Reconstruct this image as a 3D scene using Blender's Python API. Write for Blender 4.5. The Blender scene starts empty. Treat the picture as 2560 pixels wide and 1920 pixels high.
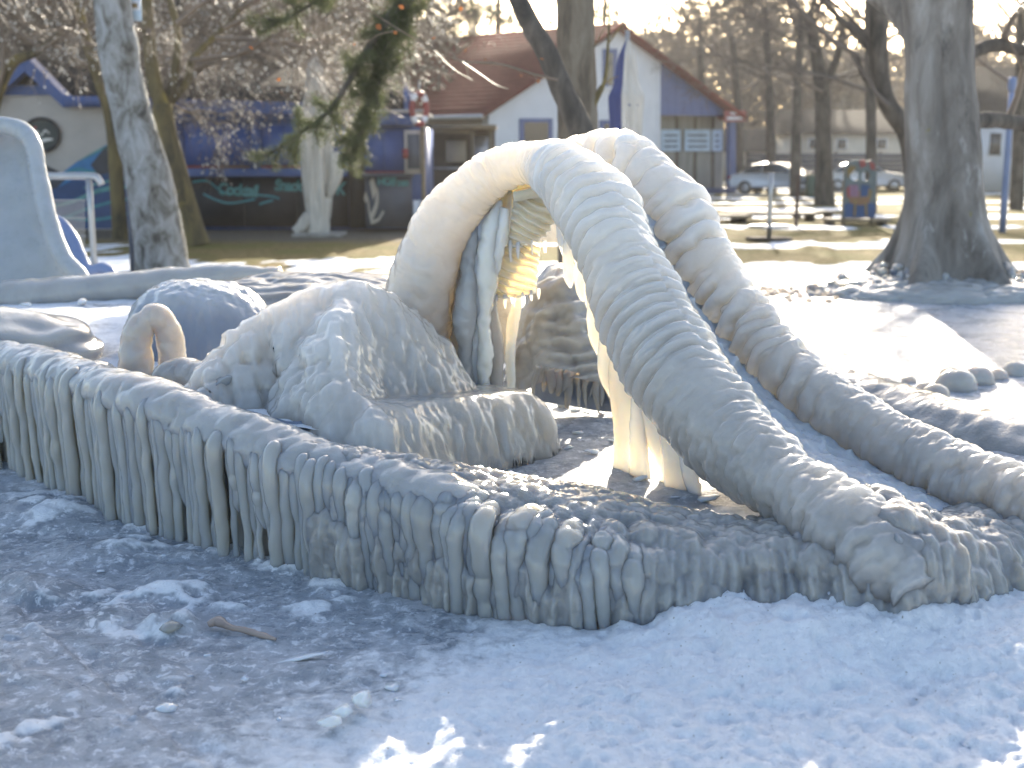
import bpy, bmesh, math, random
import numpy as np
from mathutils import Vector

# ------------------------------------------------------------------ camera, sky, sun, exposure
SC = bpy.context.scene
COL = SC.collection
CAM_H = 1.55
F_PX = 3000.0                      # focal length in photo pixels (photo is 2560 x 1920)
PITCH = math.atan(560.0 / F_PX)
SUN_EL = math.radians(20.1)
SUN_AZ = math.radians(9.5)        # to the right of the viewing axis (+Y), behind the scene
cam_d = bpy.data.cameras.new('camera')
cam = bpy.data.objects.new('camera', cam_d)
COL.objects.link(cam)
cam.location = (0, 0, CAM_H)
cam.rotation_euler = (math.pi / 2 - PITCH, 0, 0)
cam_d.sensor_width = 36.0
cam_d.lens = 36.0 * F_PX / 2560.0
cam_d.clip_end = 2000
cam_d.dof.use_dof = True
cam_d.dof.focus_distance = 4.6
cam_d.dof.aperture_fstop = 2.25
SC.camera = cam

world = bpy.data.worlds.new('World')
SC.world = world
world.use_nodes = True
wn = world.node_tree
bg = wn.nodes['Background']
sky = wn.nodes.new('ShaderNodeTexSky')
sky.sky_type = 'NISHITA'
sky.sun_disc = False
sky.sun_elevation = SUN_EL
sky.sun_rotation = SUN_AZ
sky.air_density = 1.0
sky.dust_density = 2.4
sky.ozone_density = 1.0
wn.links.new(sky.outputs[0], bg.inputs[0])
bg.inputs[1].default_value = 0.14

sun_d = bpy.data.lights.new('sun', 'SUN')
sun_d.energy = 5.0
sun_d.angle = math.radians(0.6)
sun_d.color = (1.0, 0.90, 0.74)
sun = bpy.data.objects.new('sun', sun_d)
COL.objects.link(sun)
sun_dir = Vector((math.sin(SUN_AZ) * math.cos(SUN_EL), math.cos(SUN_AZ) * math.cos(SUN_EL), math.sin(SUN_EL)))
sun.rotation_euler = (-sun_dir).to_track_quat('-Z', 'Y').to_euler()
sun.location = (20, 60, 40)

SC.view_settings.view_transform = 'Standard'
SC.view_settings.look = 'None'
SC.view_settings.exposure = 1.55
SC.view_settings.gamma = 1.0
SC.view_settings.use_curve_mapping = False
SC.cycles.use_denoising = True
SC.cycles.adaptive_threshold = 0.02
SC.cycles.max_bounces = 8
SC.cycles.diffuse_bounces = 3
SC.cycles.glossy_bounces = 3
SC.cycles.transmission_bounces = 5
SC.cycles.volume_bounces = 0
SC.cycles.sample_clamp_indirect = 4.0
SC.cycles.caustics_reflective = False
SC.cycles.caustics_refractive = False

# ------------------------------------------------------------------ helpers
R = np.random.default_rng(7)
random.seed(7)
CP, SP = math.cos(PITCH), math.sin(PITCH)

def ray(px, py):
    v = (960.0 - py) / F_PX
    return np.array([(px - 1280.0) / F_PX, CP + v * SP, -SP + v * CP])
def P(px, py, Y):
    """the point at depth Y that stands at this place in the photograph"""
    d = ray(px, py)
    t = Y / d[1]
    return np.array([d[0] * t, Y, CAM_H + d[2] * t])
def G(px, py, z=0.0):
    """the point at height z that stands at this place"""
    d = ray(px, py)
    t = (z - CAM_H) / d[2]
    return np.array([d[0] * t, d[1] * t, z])

def _hash(ix, iy, iz, seed):
    h = (ix * 374761393 + iy * 668265263 + iz * 2147483647 + seed * 144665) & 0xffffffff
    h = (h ^ (h >> 13)) * 1274126177 & 0xffffffff
    h = (h ^ (h >> 16)) * 2246822519 & 0xffffffff
    return ((h ^ (h >> 15)) & 0xffffff) / float(0xffffff)
def noise(p, seed=0):
    p = np.asarray(p, dtype=np.float64)
    i = np.floor(p).astype(np.int64)
    f = p - i
    f = f * f * f * (f * (f * 6 - 15) + 10)
    out = 0
    for dx in (0, 1):
        wx = f[..., 0] if dx else 1 - f[..., 0]
        for dy in (0, 1):
            wy = f[..., 1] if dy else 1 - f[..., 1]
            for dz in (0, 1):
                wz = f[..., 2] if dz else 1 - f[..., 2]
                out = out + wx * wy * wz * _hash(i[..., 0] + dx, i[..., 1] + dy, i[..., 2] + dz, seed)
    return out * 2 - 1
def fbm(p, oct=4, seed=0, gain=0.5):
    a, s, o = 1.0, 0.0, 0.0
    p = np.asarray(p, dtype=np.float64)
    for k in range(oct):
        s = s + a * noise(p, seed + k * 17)
        o += a
        a *= gain
        p = p * 2.03 + 11.3
    return s / o
def worley(p, seed=0, jitter=0.9):
    p = np.asarray(p, dtype=np.float64)
    i = np.floor(p).astype(np.int64)
    best = np.full(p.shape[:-1], 9.0)
    for dx in (-1, 0, 1):
        for dy in (-1, 0, 1):
            for dz in (-1, 0, 1):
                c = [i[..., 0] + dx, i[..., 1] + dy, i[..., 2] + dz]
                d = 0
                for k in range(3):
                    q = c[k] + 0.5 + jitter * (_hash(c[0], c[1], c[2], seed + 31 * k) - 0.5)
                    d = d + (p[..., k] - q) ** 2
                best = np.minimum(best, d)
    return np.sqrt(best)
def popcorn(p, size, seed=0):
    """rounded knobs, 0..1"""
    f = worley(np.asarray(p) / size, seed)
    return np.sqrt(np.clip(1 - (f / 0.95) ** 2, 0, 1))

def crom(pts, n):
    """resample a control polyline (N,k) to n points, smooth, even in length"""
    pts = np.asarray(pts, dtype=np.float64)
    N = len(pts)
    if N == 2:
        t = np.linspace(0, 1, n)[:, None]
        return pts[0] * (1 - t) + pts[1] * t
    q = np.vstack([2 * pts[0] - pts[1], pts, 2 * pts[-1] - pts[-2]])
    M = max(n * 4, 200)
    u = np.linspace(0, N - 1 - 1e-9, M)
    k = np.floor(u).astype(int)
    t = (u - k)[:, None]
    p0, p1, p2, p3 = q[k], q[k + 1], q[k + 2], q[k + 3]
    c = 0.5 * ((2 * p1) + (-p0 + p2) * t + (2 * p0 - 5 * p1 + 4 * p2 - p3) * t ** 2 + (-p0 + 3 * p1 - 3 * p2 + p3) * t ** 3)
    L = np.concatenate([[0], np.cumsum(np.linalg.norm(np.diff(c[:, :3], axis=0), axis=1))])
    s = np.linspace(0, L[-1], n)
    return np.stack([np.interp(s, L, c[:, j]) for j in range(c.shape[1])], axis=1)

def mk(name, V, F, mat, parent=None, smooth=True, local=False):
    me = bpy.data.meshes.new(name)
    V = np.ascontiguousarray(V, dtype=np.float32).reshape(-1, 3)
    if isinstance(F, np.ndarray):
        F = [F]
    loops, starts, tot, off = [], [], [], 0
    for A in F:
        A = np.asarray(A, dtype=np.int32)
        if A.size == 0:
            continue
        loops.append(A.ravel())
        n, m = A.shape
        starts.append(off + np.arange(n) * m)
        tot.append(np.full(n, m))
        off += n * m
    loops = np.concatenate(loops); starts = np.concatenate(starts); tot = np.concatenate(tot)
    me.vertices.add(len(V)); me.loops.add(len(loops)); me.polygons.add(len(starts))
    me.vertices.foreach_set('co', V.ravel())
    me.loops.foreach_set('vertex_index', loops.astype(np.int32))
    me.polygons.foreach_set('loop_start', starts.astype(np.int32))
    me.update(calc_edges=True)
    me.validate()
    if smooth:
        me.shade_smooth()
    if mat is not None:
        me.materials.append(mat)
    ob = bpy.data.objects.new(name, me)
    COL.objects.link(ob)
    if parent is not None:
        ob.parent = parent
        if not local:
            ob.location = -wloc(parent)
    return ob
def wloc(o):
    v = Vector((0, 0, 0))
    while o is not None:
        v += o.location
        o = o.parent
    return v
def grid_faces(nu, nv, wrap=False):
    a = np.arange(nu * nv).reshape(nu, nv)
    if wrap:
        b = np.roll(a, -1, axis=1)
        return np.stack([a[:-1], a[1:], b[1:], b[:-1]], axis=-1).reshape(-1, 4)
    return np.stack([a[:-1, :-1], a[1:, :-1], a[1:, 1:], a[:-1, 1:]], axis=-1).reshape(-1, 4)
def empty(name, loc, label, cat, group=None):
    o = bpy.data.objects.new(name, None)
    COL.objects.link(o)
    o.location = [float(x) for x in loc]
    o.empty_display_size = 0.2
    return tag(o, label, cat, group)
def tag(o, label=None, cat=None, group=None, kind=None):
    if label: o['label'] = label
    if cat: o['category'] = cat
    if group: o['group'] = group
    if kind: o['kind'] = kind
    return o
def norm(a):
    return a / np.maximum(np.linalg.norm(a, axis=-1, keepdims=True), 1e-9)
def smooth01(x, a, b):
    t = np.clip((x - a) / (b - a), 0, 1)
    return t * t * (3 - 2 * t)

def tube_arrays(path, rad, nu, nv, up=(0, 0, 1), disp=None, sx=1.0, cap=True):
    """path (N,3), rad (N,) -> verts, faces; sx widens sideways"""
    c = crom(np.column_stack([np.asarray(path, float), np.asarray(rad, float)]), nu)
    C, r = c[:, :3], c[:, 3]
    T = norm(np.gradient(C, axis=0))
    upv = np.asarray(up, float)
    S = norm(np.cross(T, upv))
    N2 = norm(np.cross(S, T))
    a = np.linspace(0, 2 * math.pi, nv, endpoint=False)
    D = np.cos(a)[None, :, None] * N2[:, None, :] + np.sin(a)[None, :, None] * S[:, None, :] * sx
    Pv = C[:, None, :] + r[:, None, None] * D
    if disp is not None:
        L = np.concatenate([[0], np.cumsum(np.linalg.norm(np.diff(C, axis=0), axis=1))])
        d = disp(Pv, L[:, None] + 0 * a[None, :], a[None, :] + 0 * L[:, None], np.linspace(0, 1, nu)[:, None] + 0 * a[None, :])
        if d.ndim == 3:
            Pv = Pv + d
        else:
            Pv = Pv + norm(D) * d[..., None]
    V = Pv.reshape(-1, 3)
    F = [grid_faces(nu, nv, True)[:, ::-1]]
    if cap:
        n0 = len(V)
        V = np.vstack([V, Pv[0].mean(0), Pv[-1].mean(0)])
        k = np.arange(nv); k1 = (k + 1) % nv
        F.append(np.stack([np.full(nv, n0), k, k1], 1)[:, ::-1])
        b = (nu - 1) * nv
        F.append(np.stack([np.full(nv, n0 + 1), b + k1, b + k], 1)[:, ::-1])
    return V, F
def tube(name, path, rad, mat, parent=None, nu=40, nv=16, **kw):
    V, F = tube_arrays(path, rad, nu, nv, **kw)
    return mk(name, V, F, mat, parent)
def loft_pts(rows, nu, nv):
    rows = [crom(r, nv) for r in rows]
    A = np.stack(rows, 0)                       # K, nv, 3
    return np.stack([crom(A[:, j], nu) for j in range(nv)], 1)   # nu, nv, 3
def grid_normals(Q):
    n = norm(np.cross(np.gradient(Q, axis=0), np.gradient(Q, axis=1)))
    return n
def loft(name, rows, nu, nv, mat, parent=None, disp=None, thick=0.0, flip=False):
    Q = loft_pts(rows, nu, nv)
    n = grid_normals(Q)
    if flip:
        n = -n
    if disp is not None:
        u, v = np.meshgrid(np.linspace(0, 1, nu), np.linspace(0, 1, nv), indexing='ij')
        Q = Q + n * disp(Q, u, v)[..., None]
    F = grid_faces(nu, nv)
    if not flip:
        F = F
    else:
        F = F[:, ::-1]
    V = Q.reshape(-1, 3)
    if thick:
        n2 = n.reshape(-1, 3)
        W = V - n2 * thick
        m = len(V)
        a = np.arange(m).reshape(nu, nv)
        ring = np.concatenate([a[0, :], a[1:, -1], a[-1, -2::-1], a[-2:0:-1, 0]])
        nx = np.roll(ring, -1)
        side = np.stack([ring, nx, nx + m, ring + m], 1)
        F = [F, F[:, ::-1] + m, side]
        V = np.vstack([V, W])
    ob = mk(name, V, F, mat, parent)
    if thick:
        bm = bmesh.new(); bm.from_mesh(ob.data)
        bmesh.ops.recalc_face_normals(bm, faces=bm.faces)
        bm.to_mesh(ob.data); bm.free()
    return ob
def box_arrays(x0, x1, y0, y1, z0, z1):
    V = np.array([[x, y, z] for z in (z0, z1) for y in (y0, y1) for x in (x0, x1)], float)
    F = np.array([[0, 2, 3, 1], [4, 5, 7, 6], [0, 1, 5, 4], [2, 6, 7, 3], [0, 4, 6, 2], [1, 3, 7, 5]])
    return V, F
def join_arrays(parts):
    Vs, Fs, off = [], {}, 0
    for V, F in parts:
        V = np.asarray(V, float).reshape(-1, 3)
        for A in (F if isinstance(F, list) else [F]):
            A = np.asarray(A)
            Fs.setdefault(A.shape[1], []).append(A + off)
        Vs.append(V); off += len(V)
    return np.vstack(Vs), [np.vstack(x) for x in Fs.values()]
def bevel(ob, w, seg=2):
    m = ob.modifiers.new('bevel', 'BEVEL'); m.width = w; m.segments = seg; m.limit_method = 'ANGLE'
    return ob

# ------------------------------------------------------------------ materials
def new_mat(name):
    m = bpy.data.materials.new(name)
    m.use_nodes = True
    nt = m.node_tree
    b = nt.nodes['Principled BSDF']
    return m, nt, b
def lk(nt, a, b):
    nt.links.new(a, b)
def tex_noise(nt, scale, detail=4, rough=0.55, vec=None, dist=0.0):
    n = nt.nodes.new('ShaderNodeTexNoise')
    n.inputs['Scale'].default_value = scale
    n.inputs['Detail'].default_value = detail
    n.inputs['Roughness'].default_value = rough
    n.inputs['Distortion'].default_value = dist
    if vec is not None:
        lk(nt, vec, n.inputs['Vector'])
    return n
def coord(nt, scale=(1, 1, 1), obj=True):
    tc = nt.nodes.new('ShaderNodeTexCoord')
    mp = nt.nodes.new('ShaderNodeMapping')
    mp.inputs['Scale'].default_value = scale
    lk(nt, tc.outputs['Object' if obj else 'Generated'], mp.inputs[0])
    return mp.outputs[0]
def ramp(nt, fac, stops):
    r = nt.nodes.new('ShaderNodeValToRGB')
    e = r.color_ramp.elements
    e[0].position, e[0].color = stops[0][0], (*stops[0][1], 1)
    e[1].position, e[1].color = stops[1][0], (*stops[1][1], 1)
    for p, c in stops[2:]:
        x = e.new(p); x.color = (*c, 1)
    lk(nt, fac, r.inputs[0])
    return r.outputs[0]
def bump(nt, height, strength, dist=0.01, normal=None):
    b = nt.nodes.new('ShaderNodeBump')
    b.inputs['Strength'].default_value = strength
    b.inputs['Distance'].default_value = dist
    lk(nt, height, b.inputs['Height'])
    if normal is not None:
        lk(nt, normal, b.inputs['Normal'])
    return b.outputs[0]
def mixrgb(nt, fac, a, b):
    m = nt.nodes.new('ShaderNodeMix')
    m.data_type = 'RGBA'
    if hasattr(fac, 'links') or not isinstance(fac, (int, float)):
        lk(nt, fac, m.inputs[0])
    else:
        m.inputs[0].default_value = fac
    for s, x in ((6, a), (7, b)):
        if isinstance(x, tuple):
            m.inputs[s].default_value = (*x, 1)
        else:
            lk(nt, x, m.inputs[s])
    return m.outputs[2]
def plain(name, col, rough=0.6, var=0.12, scale=6.0, bstr=0.15, spec=0.4, metal=0.0, stretch=(1, 1, 1)):
    """painted / natural surface with mottling and fine relief"""
    m, nt, b = new_mat(name)
    c = coord(nt, stretch)
    n1 = tex_noise(nt, scale, 6, 0.6, c)
    lo = tuple(x * (1 - var) for x in col); hi = tuple(min(1, x * (1 + var)) for x in col)
    lk(nt, ramp(nt, n1.outputs[0], [(0.3, lo), (0.7, hi)]), b.inputs['Base Color'])
    b.inputs['Roughness'].default_value = rough
    b.inputs['Specular IOR Level'].default_value = spec
    b.inputs['Metallic'].default_value = metal
    if bstr:
        n2 = tex_noise(nt, scale * 9, 4, 0.6, c)
        lk(nt, bump(nt, n2.outputs[0], bstr, 0.01), b.inputs['Normal'])
    return m
def ice(name, col=(0.78, 0.80, 0.82), sss=0.10, radius=(1.0, 0.80, 0.52), rough=0.22, weight=1.0, fine=0.25, dirt=0.12, coat=0.0, stretch=(1, 1, 1), clear=None):
    m, nt, b = new_mat(name)
    c = coord(nt, stretch)
    n1 = tex_noise(nt, 5.0, 5, 0.6, c)
    dark = tuple(x * (1 - dirt) for x in col)
    cc = ramp(nt, n1.outputs[0], [(0.32, dark), (0.62, col)])
    if clear is not None:          # the 'milk' attribute blends clear grey ice into white milky ice
        at = nt.nodes.new('ShaderNodeAttribute'); at.attribute_name = 'milk'
        nm = tex_noise(nt, 7.0, 4, 0.6, c)
        ad = nt.nodes.new('ShaderNodeMath'); ad.operation = 'MULTIPLY_ADD'
        lk(nt, nm.outputs[0], ad.inputs[0]); ad.inputs[1].default_value = 0.5; lk(nt, at.outputs['Fac'], ad.inputs[2])
        sb = nt.nodes.new('ShaderNodeMath'); sb.operation = 'SUBTRACT'; sb.use_clamp = True
        lk(nt, ad.outputs[0], sb.inputs[0]); sb.inputs[1].default_value = 0.25
        cc = mixrgb(nt, sb.outputs[0], clear, cc)
    lk(nt, cc, b.inputs['Base Color'])
    b.inputs['Subsurface Weight'].default_value = weight
    b.inputs['Subsurface Radius'].default_value = radius
    b.inputs['Subsurface Scale'].default_value = sss
    b.inputs['IOR'].default_value = 1.31
    n3 = tex_noise(nt, 14.0, 3, 0.6, c)
    rr = nt.nodes.new('ShaderNodeMapRange')
    rr.inputs[1].default_value, rr.inputs[2].default_value = 0.3, 0.7
    rr.inputs[3].default_value, rr.inputs[4].default_value = rough * 0.6, rough * 1.7
    lk(nt, n3.outputs[0], rr.inputs[0])
    lk(nt, rr.outputs[0], b.inputs['Roughness'])
    b.inputs['Coat Weight'].default_value = coat
    b.inputs['Coat Roughness'].default_value = 0.05
    b.inputs['Coat IOR'].default_value = 1.4
    n2 = tex_noise(nt, 38.0, 4, 0.6, c, 0.4)
    n4 = tex_noise(nt, 130.0, 2, 0.5, c)
    b1 = bump(nt, n2.outputs[0], fine, 0.012)
    lk(nt, bump(nt, n4.outputs[0], fine * 0.5, 0.003, b1), b.inputs['Normal'])
    return m
M = {}
M['ice'] = ice('milky_ice', (0.385, 0.38, 0.368), sss=0.2, rough=0.10, coat=0.5)
M['ice_rail'] = ice('ice_clear_to_milky', (0.64, 0.60, 0.545), sss=0.55, radius=(1.0, 0.90, 0.74), rough=0.11, dirt=0.06, clear=(0.26, 0.258, 0.252), fine=0.25, coat=0.6)
M['ice_thin'] = ice('translucent_ice', (0.80, 0.76, 0.68), sss=0.16, radius=(1.0, 0.82, 0.56), rough=0.10, dirt=0.06, fine=0.12, coat=0.5)
M['ice_icicle'] = ice('icicle_ice', (0.34, 0.337, 0.322), sss=0.2, rough=0.08, dirt=0.14, fine=0.12, stretch=(1, 1, .4), coat=0.7)
M['ice_grey'] = ice('grey_ice', (0.30, 0.297, 0.288), sss=0.1, rough=0.14, dirt=0.2, coat=0.5)
M['ice_rough'] = ice('nodular_ice', (0.30, 0.297, 0.288), sss=0.15, rough=0.10, dirt=0.22, fine=0.35, coat=0.7)
M['ice_frost'] = ice('frosted_ice', (0.52, 0.53, 0.55), sss=0.05, rough=0.3, dirt=0.15, fine=0.4)
M['ice_blue'] = ice('ice_over_blue_paint', (0.44, 0.45, 0.465), sss=0.03, rough=0.12, dirt=0.15, fine=0.25, stretch=(1, 1, 0.16), clear=(0.11, 0.15, 0.225), coat=0.5)
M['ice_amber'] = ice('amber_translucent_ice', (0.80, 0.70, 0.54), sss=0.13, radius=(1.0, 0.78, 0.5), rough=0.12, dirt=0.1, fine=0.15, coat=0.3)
M['concrete'] = plain('stained_concrete', (0.30, 0.285, 0.255), 0.8, 0.3, 4.0, 0.4)
# ------------------------------------------------------------------ ground: ice in front, snow to the right, lawn behind
def axis_coords(lo, hi, step, far_lo, far_hi, g=1.07, cap=25.0):
    c = list(np.arange(lo, hi + 1e-6, step))
    s, x = step, hi
    while x < far_hi:
        s = min(s * g, cap); x += s; c.append(x)
    s, x = step, lo
    pre = []
    while x > far_lo:
        s = min(s * g, cap); x -= s; pre.append(x)
    return np.array(pre[::-1] + c)

def ground_masks(X, Y):
    p = np.stack([X, Y, 0 * X], -1)
    n1 = fbm(p * 1.1, 5, 3); n2 = fbm(p * 4.5, 4, 5); n3 = fbm(p * 0.35, 4, 9)
    # packed snow, foreground right, thinning to ice at the left
    near = smooth01(X + 0.75 * (3.6 - Y) + 0.30 * n1 + 0.16 * n2, -1.25, 0.75) * smooth01(Y, 5.6, 4.4)
    nq = fbm(p * np.array([7.0, 13.0, 1]), 4, 15)
    patch = smooth01(0.55 * n2 + 0.5 * n1 + 0.75 * nq, 0.10, 0.42) * smooth01(Y, 6.5, 5.0)
    patch = patch * 0.62
    snow = np.maximum(near, patch)
    far_snow = smooth01(n1 * 0.8 + n3 + 0.3 * np.sin(Y * 1.9 + n1 * 2), 0.0, 0.25)
    left = smooth01(X + 0.9 + 0.10 * (Y - 14), 1.0, -0.6)
    fs = smooth01(Y, 7.5, 9) * (1 - smooth01(Y, 15, 17)) * left
    strips = smooth01(np.sin(Y * 1.15 + 1.2 * n3 + 0.4 * np.sin(X * .2)) + 0.9 * n1, 0.55, 0.8)
    fs = np.maximum(fs, smooth01(Y, 15, 17) * np.where(Y < 22.5, np.maximum(left * far_snow, strips), np.where(X < 1.5, 0, strips)))
    fs = fs * (1 - smooth01(Y, 75, 90) * 0.6)
    snow = np.maximum(snow, fs)
    grass = smooth01(Y + 2.2 * n3 + 0.8 * n1 - np.where(X > 0, 0.6, 0), 15.2, 17.5)
    dirt = smooth01(Y + 1.0 * n1, 22.8, 24.0) * smooth01(X, 2.5, 0.5) * smooth01(Y, 36, 30)
    return snow, grass, dirt, n1, n2, n3

xs = axis_coords(-2.6, 2.4, 0.0115, -420, 420)
ys = axis_coords(2.6, 5.6, 0.0115, -40, 700, g=1.035)
X, Y = np.meshgrid(xs, ys, indexing='ij')
snow, grass, dirt, n1, n2, n3 = ground_masks(X, Y)
pp = np.stack([X, Y, 0 * X], -1)
nearw = smooth01(Y, 16, 8)
Z = np.zeros_like(X)
Z += nearw * (0.012 * n1 + 0.006 * n2)
fine = fbm(pp * 16, 4, 21); knob = popcorn(pp, 0.042, 4)
nearsnow = np.clip(snow, 0, 1) ** 1.3 * smooth01(Y, 7, 5)
Z += nearsnow * (0.022 + 0.022 * n1 + 0.016 * fbm(pp * 8, 3, 33) + 0.022 * fine + 0.009 * knob * (1 + n2) + 0.010 * fbm(pp * 42, 2, 29) - 0.02 * np.clip(fbm(pp * 5.0, 3, 37) - .22, 0, 1))
Z += (1 - snow) * smooth01(Y, 7, 5) * (0.045 * np.clip(fbm(pp * 4.6, 3, 41) - 0.14, 0, 1) ** 0.8 + 0.018 * np.clip(fbm(pp * 11, 3, 43) - .05, 0, 1) + 0.004 * fine)
# drift of snow banked against the front of the basin
bank = smooth01(X, .25, .95) * smooth01(Y, 3.15, 3.62) * smooth01(Y, 4.8, 4.3)
Z += bank * (0.085 + 0.03 * n1 + 0.02 * n2)
Z += 0.02 * np.exp(-((X - 0.45) / 0.4) ** 2 - ((Y - 3.70) / 0.12) ** 2)
# plate of thicker ice at the lower left, with a broken edge
pa, pb = G(60, 1540), G(420, 1850)
dd = (pb - pa)[:2]; nn = np.array([-dd[1], dd[0]]) / np.linalg.norm(dd)
sd = (X - pa[0]) * nn[0] + (Y - pa[1]) * nn[1] + 0.03 * n2
if (G(20, 1800)[:2] - pa[:2]) @ nn < 0:
    sd = -sd
plate = smooth01(sd, 0, 0.012) * smooth01(Y, 4.3, 3.9)
Z += 0.014 * plate
# low frozen lumps left of the basin wall
for (px, py, r, h) in [(110, 1490, .13, .06), (40, 1470, .10, .05), (400, 1500, .10, .03), (250, 1560, .1, .03), (470, 1480, .12, .03), (430, 1575, .085, .06), (90, 1290, .25, .05), (250, 1380, .2, .03)]:
    g = G(px, py)
    Z += h * np.exp(-(((X - g[0]) / r) ** 2 + ((Y - g[1]) / (r * .8)) ** 2) ** 1.5)
# rough refrozen slush across the back ice and the rubbly verge
Z += smooth01(Y, 6.0, 7.5) * smooth01(Y, 24, 16) * (0.010 * fbm(pp * 5, 3, 51) + 0.02 * np.clip(fbm(pp * 2.2, 4, 61) - 0.1, 0, 1))
Z += grass * (0.03 * fbm(pp * 2.5, 4, 71) + 0.015 * fbm(pp * 9, 2, 73)) * smooth01(Y, 60, 30)
Z += smooth01(Y, 90, 260) * 0.0
V = np.stack([X, Y, Z], -1).reshape(-1, 3)
GND_F = grid_faces(len(xs), len(ys))

def ground_material():
    m, nt, b = new_mat('frozen_ground')
    out = nt.nodes['Material Output']
    def att(n):
        a = nt.nodes.new('ShaderNodeAttribute'); a.attribute_name = n
        return a.outputs['Fac']
    c = coord(nt)
    # ice
    na = tex_noise(nt, 2.3, 6, 0.65, c, 0.6); nb = tex_noise(nt, 17, 5, 0.6, c, 0.3)
    icec = ramp(nt, na.outputs[0], [(0.30, (0.215, 0.245, 0.285)), (0.5, (0.315, 0.345, 0.39)), (0.68, (0.46, 0.49, 0.54))])
    nfrost = tex_noise(nt, 7.5, 8, 0.72, c, 0.8)
    frost = ramp(nt, nfrost.outputs[0], [(0.47, (0, 0, 0)), (0.62, (1, 1, 1))])
    icec = mixrgb(nt, frost, icec, (0.50, 0.52, 0.56))
    nd = tex_noise(nt, 24.0, 7, 0.7, c, 0.5)
    icec = mixrgb(nt, ramp(nt, nd.outputs[0], [(0.54, (0, 0, 0)), (0.61, (0.85, 0.85, 0.85))]), icec, (0.78, 0.80, 0.85))
    icec = mixrgb(nt, ramp(nt, nd.outputs[0], [(0.36, (0.7, 0.7, 0.7)), (0.44, (0, 0, 0))]), icec, (0.19, 0.212, 0.24))
    # snow with specks of grit
    ns = tex_noise(nt, 30, 6, 0.7, c)
    snowc = ramp(nt, ns.outputs[0], [(0.3, (0.74, 0.77, 0.82)), (0.65, (0.90, 0.91, 0.93))])
    ng = tex_noise(nt, 95, 2, 0.5, c)
    grit = ramp(nt, ng.outputs[0], [(0.70, (0, 0, 0)), (0.74, (0.9, 0.9, 0.9))])
    snowc = mixrgb(nt, grit, snowc, (0.30, 0.27, 0.22))
    # winter lawn
    gg = tex_noise(nt, 9, 6, 0.7, c); g2 = tex_noise(nt, 0.8, 5, 0.6, c)
    grc = ramp(nt, gg.outputs[0], [(0.3, (0.085, 0.064, 0.026)), (0.5, (0.185, 0.142, 0.055)), (0.7, (0.30, 0.225, 0.105))])
    grc = mixrgb(nt, ramp(nt, g2.outputs[0], [(0.45, (0, 0, 0)), (0.64, (0.7, 0.7, 0.7))]), grc, (0.125, 0.130, 0.030))
    dirtc = ramp(nt, gg.outputs[0], [(0.3, (0.10, 0.085, 0.065)), (0.7, (0.20, 0.17, 0.13))])
    grc = mixrgb(nt, att('dirt'), grc, dirtc)
    # blend, with the snow edge broken up
    def crisp(fac, lo, hi, amt):
        a = nt.nodes.new('ShaderNodeMath'); a.operation = 'MULTIPLY_ADD'
        lk(nt, nb.outputs[0], a.inputs[0]); a.inputs[1].default_value = amt; lk(nt, fac, a.inputs[2])
        r = nt.nodes.new('ShaderNodeMapRange'); r.interpolation_type = 'SMOOTHSTEP'
        r.inputs[1].default_value, r.inputs[2].default_value = lo + amt * .5, hi + amt * .5
        lk(nt, a.outputs[0], r.inputs[0])
        return r.outputs[0]
    sf = crisp(att('snow'), 0.22, 0.66, 0.9)
    gf = crisp(att('grass'), 0.35, 0.6, 0.5)
    base = mixrgb(nt, gf, icec, grc)
    col = mixrgb(nt, sf, base, snowc)
    lk(nt, col, b.inputs['Base Color'])
    rice = nt.nodes.new('ShaderNodeMapRange')
    rice.inputs[1].default_value, rice.inputs[2].default_value = 0.35, 0.65
    rice.inputs[3].default_value, rice.inputs[4].default_value = 0.16, 0.42
    lk(nt, na.outputs[0], rice.inputs[0])
    def mixf(f, a, bb):
        mm = nt.nodes.new('ShaderNodeMix'); lk(nt, f, mm.inputs[0])
        for s, x in ((2, a), (3, bb)):
            if isinstance(x, float): mm.inputs[s].default_value = x
            else: lk(nt, x, mm.inputs[s])
        return mm.outputs[0]
    r1 = mixf(gf, rice.outputs[0], 0.9)
    lk(nt, mixf(sf, r1, 0.62), b.inputs['Roughness'])
    b.inputs['IOR'].default_value = 1.33
    lk(nt, mixf(gf, 0.5, 0.15), b.inputs['Specular IOR Level'])
    nh = tex_noise(nt, 60, 6, 0.75, c, 0.3); nh2 = tex_noise(nt, 12, 4, 0.6, c)
    b1 = bump(nt, nh.outputs[0], 0.9, 0.014)
    nh3 = tex_noise(nt, 190, 3, 0.7, c)
    b2 = bump(nt, nh3.outputs[0], 0.5, 0.005, b1)
    lk(nt, bump(nt, nh2.outputs[0], 0.35, 0.03, b2), b.inputs['Normal'])
    return m
M['ground'] = ground_material()
def add_attr(ob, **kw):
    for k, v in kw.items():
        a = ob.data.attributes.new(k, 'FLOAT', 'POINT')
        a.data.foreach_set('value', np.ascontiguousarray(v, dtype=np.float32).ravel())
ground = mk('ground', V, GND_F, M['ground'])
add_attr(ground, snow=snow, grass=grass, dirt=dirt)
tag(ground, 'flat park ground of ice, packed snow and winter lawn', 'ground', kind='structure')
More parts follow.
